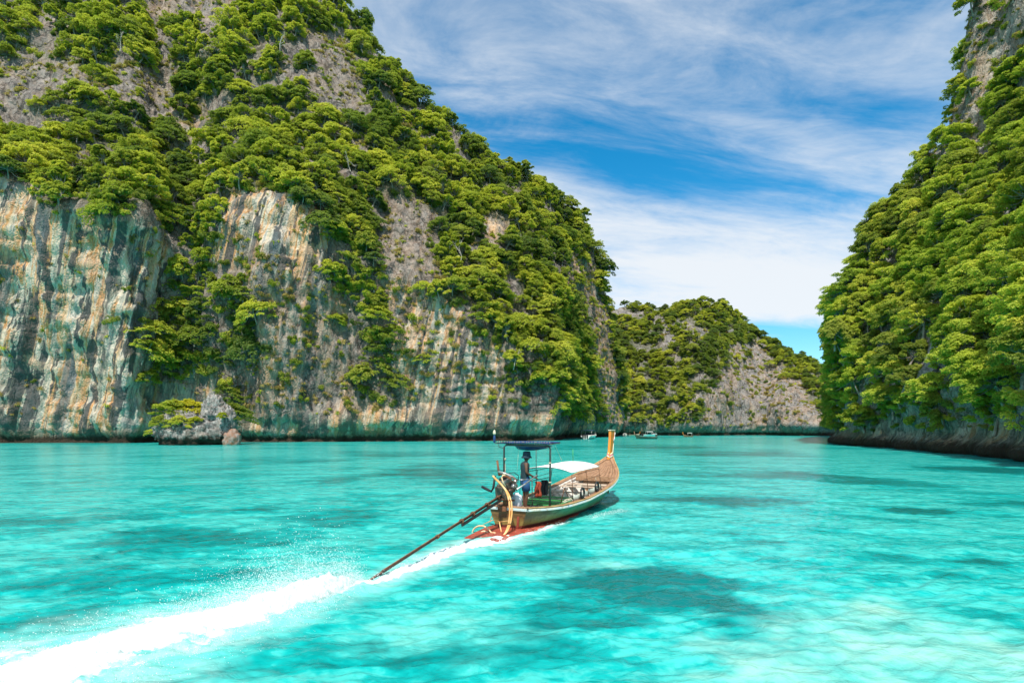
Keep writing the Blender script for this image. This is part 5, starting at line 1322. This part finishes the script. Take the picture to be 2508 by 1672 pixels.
m = MB(); m.tube([zp(480, 590, 15.95), zp(560, 615, 15.9), zp(640, 650, 15.9), zp(700, 690, 16.0)], 0.030, 8); m.build('intake_pipe', M_alu, eng)
m = MB(); m.tube([zp(560, 760, 15.7), zp(530, 710, 15.65), zp(515, 660, 15.65), zp(530, 632, 15.7), zp(560, 630, 15.75)], 0.022, 8); m.build('water_pipe', M_cream, eng)
m = MB(); m.tube([zp(465, 460, 16.2), zp(478, 560, 16.15), zp(490, 640, 16.1)], [0.03, 0.032, 0.035], 8); m.build('exhaust_stub', M_rust, eng)
m = MB(); m.tube([zp(440, 640, 16.2), zp(430, 700, 16.15), zp(420, 780, 16.1), zp(395, 820, 16.1), zp(350, 800, 16.2), zp(290, 768, 16.35)], [0.03, 0.032, 0.034, 0.036, 0.04, 0.04], 9); m.build('exhaust_pipe', M_black, eng)
for pts, r_ in (([zp(640, 650, 15.8), zp(690, 690, 15.8), zp(660, 760, 15.8), zp(690, 810, 15.9)], .014), ([zp(600, 610, 15.9), zp(660, 600, 15.95), zp(715, 640, 16.0), zp(705, 720, 16.0)], .012), ([zp(530, 790, 15.7), zp(525, 850, 15.65), zp(545, 880, 15.65)], .008)):
    m = MB(); m.tube(pts, r_, 6); m.build('engine_hose', M_rust if r_ > .013 else M_black, eng)
m = MB(); m.box((-0.10, 0.14, 0.62), (0.30, 0.26, 0.14)); m.box((-0.02, 0.14, 0.80), (0.12, 0.12, 0.36)); m.bar((-0.35, 0.16, 0.90), (0.30, 0.16, 0.80), 0.30, 0.05); m.build('engine_mount', M_rust, eng, 0.01)
sh0 = np.array((-0.22, 0.16, 0.99)); sh1 = w2b(G(896, 1424)); sh1[2] = -0.02; shd = (sh1 - sh0); shl = np.linalg.norm(shd); shd /= shl
def sp_(t, dy=0.0, dz=0.0): p = sh0 + shd * t; return (p[0], p[1] + dy, p[2] + dz)
m = MB(); m.tube([sp_(-0.1), sp_(shl * 0.5), sp_(shl + 0.55)], [0.042, 0.034, 0.028], 8); m.build('drive_shaft', M_steel, eng)
m = MB(); m.bar(sp_(0.05, -0.05, -0.09), sp_(2.3, -0.02, -0.09), 0.05, 0.075); m.build('shaft_guard', M_black, eng, 0.012)
m = MB(); m.bar(sp_(0.0, -0.05, 0.05), sp_(shl * 0.92, -0.01, 0.035), 0.025, 0.02); m.build('shaft_brace', M_rust, eng)
for t in (0.25, 0.9, 1.7, 2.28, 3.4):
    m = MB(); c = np.array(sp_(t)); m.tube([c - shd * 0.03, c + shd * 0.03], 0.062 if t < 2.4 else 0.05, 10); m.build('shaft_clamp', M_rust, eng)
pc = np.array(sp_(shl + 0.5)); m = MB()
for k in range(3):
    t = k * 2 * PI / 3; u = np.array((0.18 * math.sin(sl) * math.cos(t), 0.10 * math.sin(t), 0.10 * math.cos(t))); m.sheet([[pc, pc + u * 0.5 + shd * 0.03], [pc + u * 0.6 - shd * 0.02, pc + u]], 0.01)
m.build('propeller', M_alu, eng)
m = MB(); m.tube([zp(688, 802, 16.0), zp(790, 735, 16.4), zp(930, 632, 16.95)], [0.026, 0.024, 0.022], 8); m.build('tiller', M_alu, eng)
m = MB(); m.tube([zp(720, 688, 16.6), zp(850, 678, 16.8)], 0.010, 6); m.build('throttle_cable', M_alu, eng)
for k, off in enumerate((0, 26)):
    m = MB(); pts = [(412 + off * .3, 640, 15.85), (440, 668 + off * .2, 15.7), (520 - off * .2, 745, 15.55), (575 + off * .5, 830, 15.45), (603 + off, 930, 15.3), (612 + off, 1060, 15.22), (600 + off * .8, 1190, 15.15), (570 + off * .5, 1290, 15.05), (510, 1368 - off * .4, 14.98), (440, 1392 - off * .5, 15.0)]
    cs = np.array([zp(*p) for p in pts]); tt = np.linspace(0, len(pts) - 1, 50); cs = np.stack([smooth_i(tt * 1.0, np.arange(len(pts)), cs[:, j]) for j in range(3)], 1)
    m.tube(list(cs), 0.024, 8); m.build('cooling_hose', M_orange, eng)
# coil of hose lying on the red step
m = MB(); e = on_boat('hose_coil')
for pts in ([(170, 1330), (185, 1260), (240, 1222), (310, 1222), (365, 1262), (410, 1320), (400, 1370)], [(250, 1345), (262, 1300), (310, 1280), (360, 1300), (385, 1345)], [(360, 1350), (375, 1310), (430, 1300), (480, 1330), (500, 1372), (440, 1385), (380, 1365)]):
    cs = np.array([zp(x, y, 15.55 - (x - 170) * 0.0012) for x, y in pts]); tt = np.linspace(0, len(pts) - 1, 28); cs = np.stack([smooth_i(tt, np.arange(len(pts)), cs[:, j]) for j in range(3)], 1)
    m.tube(list(cs), 0.022, 7)
m.build('hose', M_cream, e); tag(e, 'loops of cream hose lying on the red stern step', 'hose')
# drum, vest, jacket, bottle
e = on_boat('water_drum'); c = zp(690, 890, 16.55); m = MB(); m.lathe((c[0], c[1], c[2] - 0.36), [(0.155, 0), (0.168, 0.03), (0.16, 0.12), (0.168, 0.15), (0.168, 0.36), (0.15, 0.42), (0.07, 0.46), (0.06, 0.50)], 20); m.build('drum', pmat('frosted_plastic', (0.68, 0.70, 0.74), 0.45, col2=(0.55, 0.57, 0.62), scale=4), e)
m = MB(); m.lathe((c[0], c[1], c[2] - 0.28), [(0.173, 0), (0.173, 0.03)], 20); m.build('band', M_rust, e); tag(e, 'white plastic drum standing on the stern deck beside the engine', 'drum')
m = MB(); m.tube([zp(855, 700, 17.3), zp(1085, 655, 18.1)], 0.012, 6); m.tube([zp(870, 700, 17.35), zp(872, 975, 17.2)], 0.016, 6); m.tube([zp(1075, 655, 18.1), zp(1050, 830, 18.2)], 0.016, 6); m.build('clothes_rail', M_pole, boat)
for nm, x0, x1, y0, y1, D, mat, lab, cat in (('life_vest', 905, 975, 705, 880, 17.45, pmat('orange_cloth', (0.40, 0.065, 0.025), 0.8, col2=(0.20, 0.03, 0.015), scale=7, bump=0.5), 'orange red life vest hanging in front of the boatman', 'vest'), ('jacket', 978, 1050, 690, 860, 17.7, pmat('black_cloth', (0.025, 0.025, 0.03), 0.85, var=0.2, bump=0.5), 'black jacket hanging next to the orange vest', 'jacket')):
    e = on_boat(nm); m = MB(); g = []
    for i, u in enumerate(np.linspace(0, 1, 9)):
        row = []
        for j, v in enumerate(np.linspace(0, 1, 9)):
            w = (0.62 + 0.38 * math.sin(PI * min(v * 0.75 + 0.2, 1))) if nm == 'jacket' else (0.75 + 0.25 * v)
            row.append(zp(x0 + (x1 - x0) * (0.5 + (u - 0.5) * w) + 5 * math.sin(v * 9), y0 + (y1 - y0) * v + 14 * abs(u - 0.5) * (v > 0.8), D + 0.06 * math.sin(u * 12 + v * 3)))
        g.append(row)
    m.sheet(g, 0.05); m.build('cloth', mat, e); tag(e, lab, cat)
e = on_boat('bottle'); c = zp(432, 240, 17.3); m = MB(); m.lathe((c[0], c[1], c[2] - 0.02), [(0.025, -0.02), (0.035, 0.0), (0.040, 0.12), (0.03, 0.19), (0.02, 0.22)], 12); m.build('bottle_body', M_blue, e)
m = MB(); m.lathe((c[0], c[1], c[2] + 0.20), [(0.035, 0), (0.05, 0.05), (0.03, 0.12), (0.012, 0.15)], 12); m.build('bottle_top', pmat('cream_plastic', (0.75, 0.66, 0.48), 0.5), e); tag(e, 'small blue and cream bottle lamp on the outer corner of the blue canopy', 'bottle')

# ------------------------------------------------------------------ the boatman
def skin_mesh(name, nodes, edges, root, mat, parent, sub=2):
    me = bpy.data.meshes.new(name); me.from_pydata([n[0] for n in nodes], edges, []); me.materials.append(mat)
    o = link_obj(name, me, parent); md = o.modifiers.new('skin', 'SKIN'); md.use_smooth_shade = True; md.branch_smoothing = 0.3
    for i, n in enumerate(nodes):
        r_ = n[1]; sv = me.skin_vertices[0].data[i]; sv.radius = r_ if isinstance(r_, tuple) else (r_, r_); sv.use_root = (i == root)
    s = o.modifiers.new('smooth', 'SUBSURF'); s.levels = sub; s.render_levels = sub
    return o
M_skin = pmat('tanned_skin', (0.115, 0.052, 0.028), 0.5, var=0.08, scale=5)  # skin, clothes and hat coloured darker to stand for the canopy's shade
M_shirt = pmat('teal_shirt', (0.014, 0.042, 0.052), 0.85, col2=(0.010, 0.03, 0.04), scale=6, bump=0.4, bscale=12)
M_short = pmat('blue_shorts', (0.018, 0.085, 0.22), 0.85, col2=(0.012, 0.06, 0.16), scale=6, bump=0.4, bscale=12)
M_hat = pmat('navy_hat', (0.018, 0.045, 0.07), 0.9, var=0.15, scale=10, bump=0.3)
man = empty('person', (0.40, 17.15, 0.455), math.atan2(0.22, 0.97))
tag(man, 'person in blue bucket hat, sleeveless teal shirt and blue shorts steering at the tiller', 'person')
N_ = []; Ed = []
def nd(p, r_, link=None):
    N_.append((p, r_)); i = len(N_) - 1
    if link is not None: Ed.append((link, i))
    return i
pel = nd((0, 0, 0.90), (0.13, 0.10)); sp1 = nd((-0.01, 0, 1.06), (0.125, 0.095), pel); ch = nd((-0.01, 0, 1.24), (0.15, 0.105), sp1); nb_ = nd((0.01, 0, 1.385), (0.07, 0.06), ch)
nk = nd((0.03, 0, 1.44), 0.052, nb_); h1 = nd((0.05, 0, 1.53), (0.078, 0.095), nk); h2 = nd((0.045, 0, 1.60), (0.074, 0.09), h1); h3 = nd((0.04, 0, 1.645), (0.05, 0.06), h2)
nd((0.145, 0, 1.525), 0.016, h1); chn = nd((0.105, 0, 1.462), 0.030, h1)
for s in (1, -1): nd((0.035, s * 0.088, 1.53), 0.016, h1)
tip_t = {1: (0.33, 0.10, 0.93), -1: (0.30, -0.10, 0.90)}
for s in (1, -1):
    so = nd((-0.01, s * 0.165, 1.335), 0.058, ch); el = nd((-0.02 if s < 0 else 0.06, s * 0.225, 1.09), 0.041, so); wr = nd((tip_t[s][0] - 0.07, s * 0.13, 0.955), 0.028, el); pm = nd(tip_t[s], (0.032, 0.020), wr)
    for k in range(4):
        b = np.array(tip_t[s]) + np.array((0.045, s * (0.026 - 0.017 * k), 0.012)); f1 = nd(tuple(b), 0.0095, pm); f2 = nd(tuple(b + np.array((0.022 - 0.003 * abs(k - 1), 0, -0.018))), 0.0088, f1); nd(tuple(b + np.array((0.006, 0, -0.036))), 0.0078, f2)
    t1 = nd(tuple(np.array(tip_t[s]) + np.array((0.006, -s * 0.034, 0.004))), 0.011, pm); nd(tuple(np.array(tip_t[s]) + np.array((0.034, -s * 0.040, -0.012))), 0.009, t1)
for s in (1, -1):
    hp = nd((0.0, s * 0.085, 0.84), (0.088, 0.09), pel); kn = nd((0.035 if s < 0 else 0.0, s * 0.105, 0.47), 0.058, hp); cf = nd((0.0, s * 0.105, 0.30), 0.054, kn); an = nd((-0.01, s * 0.105, 0.075), 0.036, cf); bl = nd((0.09, s * 0.115, 0.035), (0.042, 0.028), an); nd((0.16, s * 0.12, 0.025), (0.034, 0.02), bl)
body = skin_mesh('body', N_, Ed, pel, M_skin, man)
m = MB(); m.lathe((-0.01, 0, 0), [(0.150, 0.80), (0.158, 0.82), (0.152, 0.95), (0.150, 1.08), (0.166, 1.22), (0.172, 1.30), (0.150, 1.365), (0.085, 1.405), (0.066, 1.41)], 20, 'Z', (0.80, 1.05)); m.build('shirt', M_shirt, man)
m = MB(); m.lathe((0, 0, 0), [(0.140, 0.70), (0.158, 0.76), (0.160, 0.86), (0.150, 0.97)], 18, 'Z', (0.86, 1.04))
for s in (1, -1): m.tube([(0.0, s * 0.08, 0.84), (0.012, s * 0.092, 0.70), (0.026, s * 0.102, 0.53)], [0.108, 0.110, 0.104], 14)
m.build('shorts', M_short, man)
m = MB(); m.lathe((0.045, 0, 1.575), [(0.165, -0.055), (0.170, -0.048), (0.124, 0.008), (0.120, 0.05), (0.112, 0.120), (0.094, 0.145), (0.02, 0.152)], 22, 'Z', (1.0, 0.88)); m.build('hat', M_hat, man)
m = MB(); m.lathe((0.030, 0, 1.535), [(0.07, -0.055), (0.088, -0.02), (0.092, 0.03), (0.085, 0.06)], 16, 'Z', (0.95, 0.95)); m.build('hair', pmat('black_hair', (0.012, 0.010, 0.009), 0.6), man)

# ------------------------------------------------------------------ boats at the end of the lagoon
def small_hull(L, B, fb, bow, flare=1.0):
    m = MB(); rows = []
    for u in np.linspace(0, 1, 15):
        bg = B / 2 * (0.82 + 0.18 * min(1, u * 3)) * (1 - max(0, (u - 0.55) / 0.45) ** 2.2) + 0.02; z1 = fb + bow * max(0, (u - 0.45) / 0.55) ** 2; zk = -0.3 + (0.3 + z1 * 0.75) * max(0, (u - 0.82) / 0.18) ** 2
        rows.append([((u - 0.5) * L, s * bg * abs(s) ** (-0.3) * 1.0 if s else 0, zk + (z1 - zk) * abs(s) ** 1.3) for s in np.linspace(-1, 1, 13)])
    m.sheet(rows); b0 = len(m.v); m.v += [tuple(p) for p in rows[0]]; m.f.append(tuple(b0 + i for i in range(13))); m.s.append(False)
    return m, rows
M_gel = pmat('white_gelcoat', (0.80, 0.80, 0.79), 0.35, var=0.05)
M_glass = pmat('dark_glass', (0.03, 0.05, 0.06), 0.1)
M_dgreen = pmat('dark_green_hull', (0.035, 0.12, 0.09), 0.5, col2=(0.08, 0.07, 0.04), scale=2)
def small_boat(name, loc, rz, L, B, fb, bow, hullm, label, roof=None, roofm=None, longtail=False, cat='boat', engines=0):
    e = empty(name, (loc[0], loc[1], 0), rz); m, rows = small_hull(L, B, fb, bow); m.build('hull', hullm, e)
    m = MB(); m.sheet([[((u - 0.5) * L * 0.94, s * B * 0.44 * (1 - max(0, (u - 0.55) / 0.45) ** 2.2), fb * 0.72 + bow * 0.8 * max(0, (u - 0.45) / 0.55) ** 2) for s in (-1, -.5, 0, .5, 1)] for u in np.linspace(0.02, 0.97, 10)], 0.04); m.build('deck', M_pale if longtail else M_gel, e)
    if roof:
        x0, x1, zr = roof; m = MB(); m.sheet([[(x, y, zr + 0.12 * (1 - (2 * y / B) ** 2)) for y in np.linspace(-B * 0.45, B * 0.45, 7)] for x in np.linspace(x0, x1, 5)], 0.08); m.build('roof', roofm, e)
        for x in (x0 + 0.08, x1 - 0.08):
            for s in (1, -1):
                m = MB(); m.tube([(x, s * B * 0.42, zr), (x, s * B * 0.44, fb * 0.7)], 0.035, 6); m.build('roof_post', M_alu, e)
    if longtail:
        m = MB(); m.bar((L * 0.49, 0, fb + bow * 0.75), (L * 0.53, 0, fb + bow + 0.8), 0.14, 0.28, (0, 1, 0)); m.build('bow_post', M_gold if hullm is not M_dgreen else M_wood, e)
        m = MB(); m.box((-L * 0.45, 0, fb + 0.35), (0.5, 0.35, 0.5)); m.tube([(-L * 0.45, 0, fb + 0.3), (-L * 0.45 - 3.0, 0, 0.05)], 0.04, 6); m.build('engine', M_steel, e, 0.03)
    else:
        m = MB(); m.sheet([[(L * 0.12, y, fb + 0.1), (L * 0.04, y * 0.9, fb + 0.75)] for y in np.linspace(-B * 0.4, B * 0.4, 6)], 0.04); m.build('windscreen', M_glass, e)
        for k in range(engines):
            y = (k - (engines - 1) / 2) * 0.6; m = MB(); m.box((-L * 0.5 - 0.25, y, fb * 0.9), (0.45, 0.4, 0.7)); m.box((-L * 0.5 - 0.22, y, 0.1), (0.2, 0.14, 1.0)); m.build('outboard_motor', M_black, e, 0.06)
        for s in (1, -1):
            m = MB(); m.tube([((u - 0.5) * L, s * (B * 0.46) * (1 - max(0, (u - 0.55) / 0.45) ** 2.2), fb + 0.42 + bow * max(0, (u - 0.45) / 0.55) ** 2) for u in np.linspace(0.5, 0.97, 8)], 0.025, 6); m.build('guard_rail', M_alu, e)
    tag(e, label, cat); return e
p = G(1444, 1074.5); small_boat('speedboat', p, R(68), 9.5, 3.4, 1.0, 0.6, M_gel, 'white speedboat with dark blue canopy anchored below the far buttress', (-3.6, 1.0, 2.35), M_blue, engines=3)
p = G(1592, 1067.5); small_boat('speedboat', p, R(12), 6.0, 2.1, 0.7, 0.3, M_gel, 'white motor boat with white roof moored at the far shore', (-1.6, 0.9, 1.7), M_canvas, engines=2)
p = G(1582, 1074.5); small_boat('longtail_boat', p, R(155), 6.4, 1.6, 0.65, 0.7, M_dgreen, 'dark green longtail boat drifting before the white motor boat', None, None, True)
p = G(1685, 1069.8); small_boat('longtail_boat', p, R(150), 3.4, 1.1, 0.5, 0.5, M_wood, 'tiny longtail boat with canopy far off under the hill', (-1.4, 0.1, 1.35), M_blueband, True)
p = G(1554, 1066.6); small_boat('longtail_boat', p, R(8), 4.6, 1.3, 0.5, 0.5, M_pale, 'pale wooden boat beached at the foot of the far hill', None, None, True)
c = G(1530, 1066.4); o = blob('boulder', (c[0], c[1], 0.2), (0.9, 0.8, 0.9), 91, ROCK_FAR, None, 3, 0.2); o.data.materials[0] = pmat('pale_stone', (0.6, 0.58, 0.52), 0.9, bump=0.5); tag(o, 'pale boulder at the far waterline near the beached boat', 'boulder')
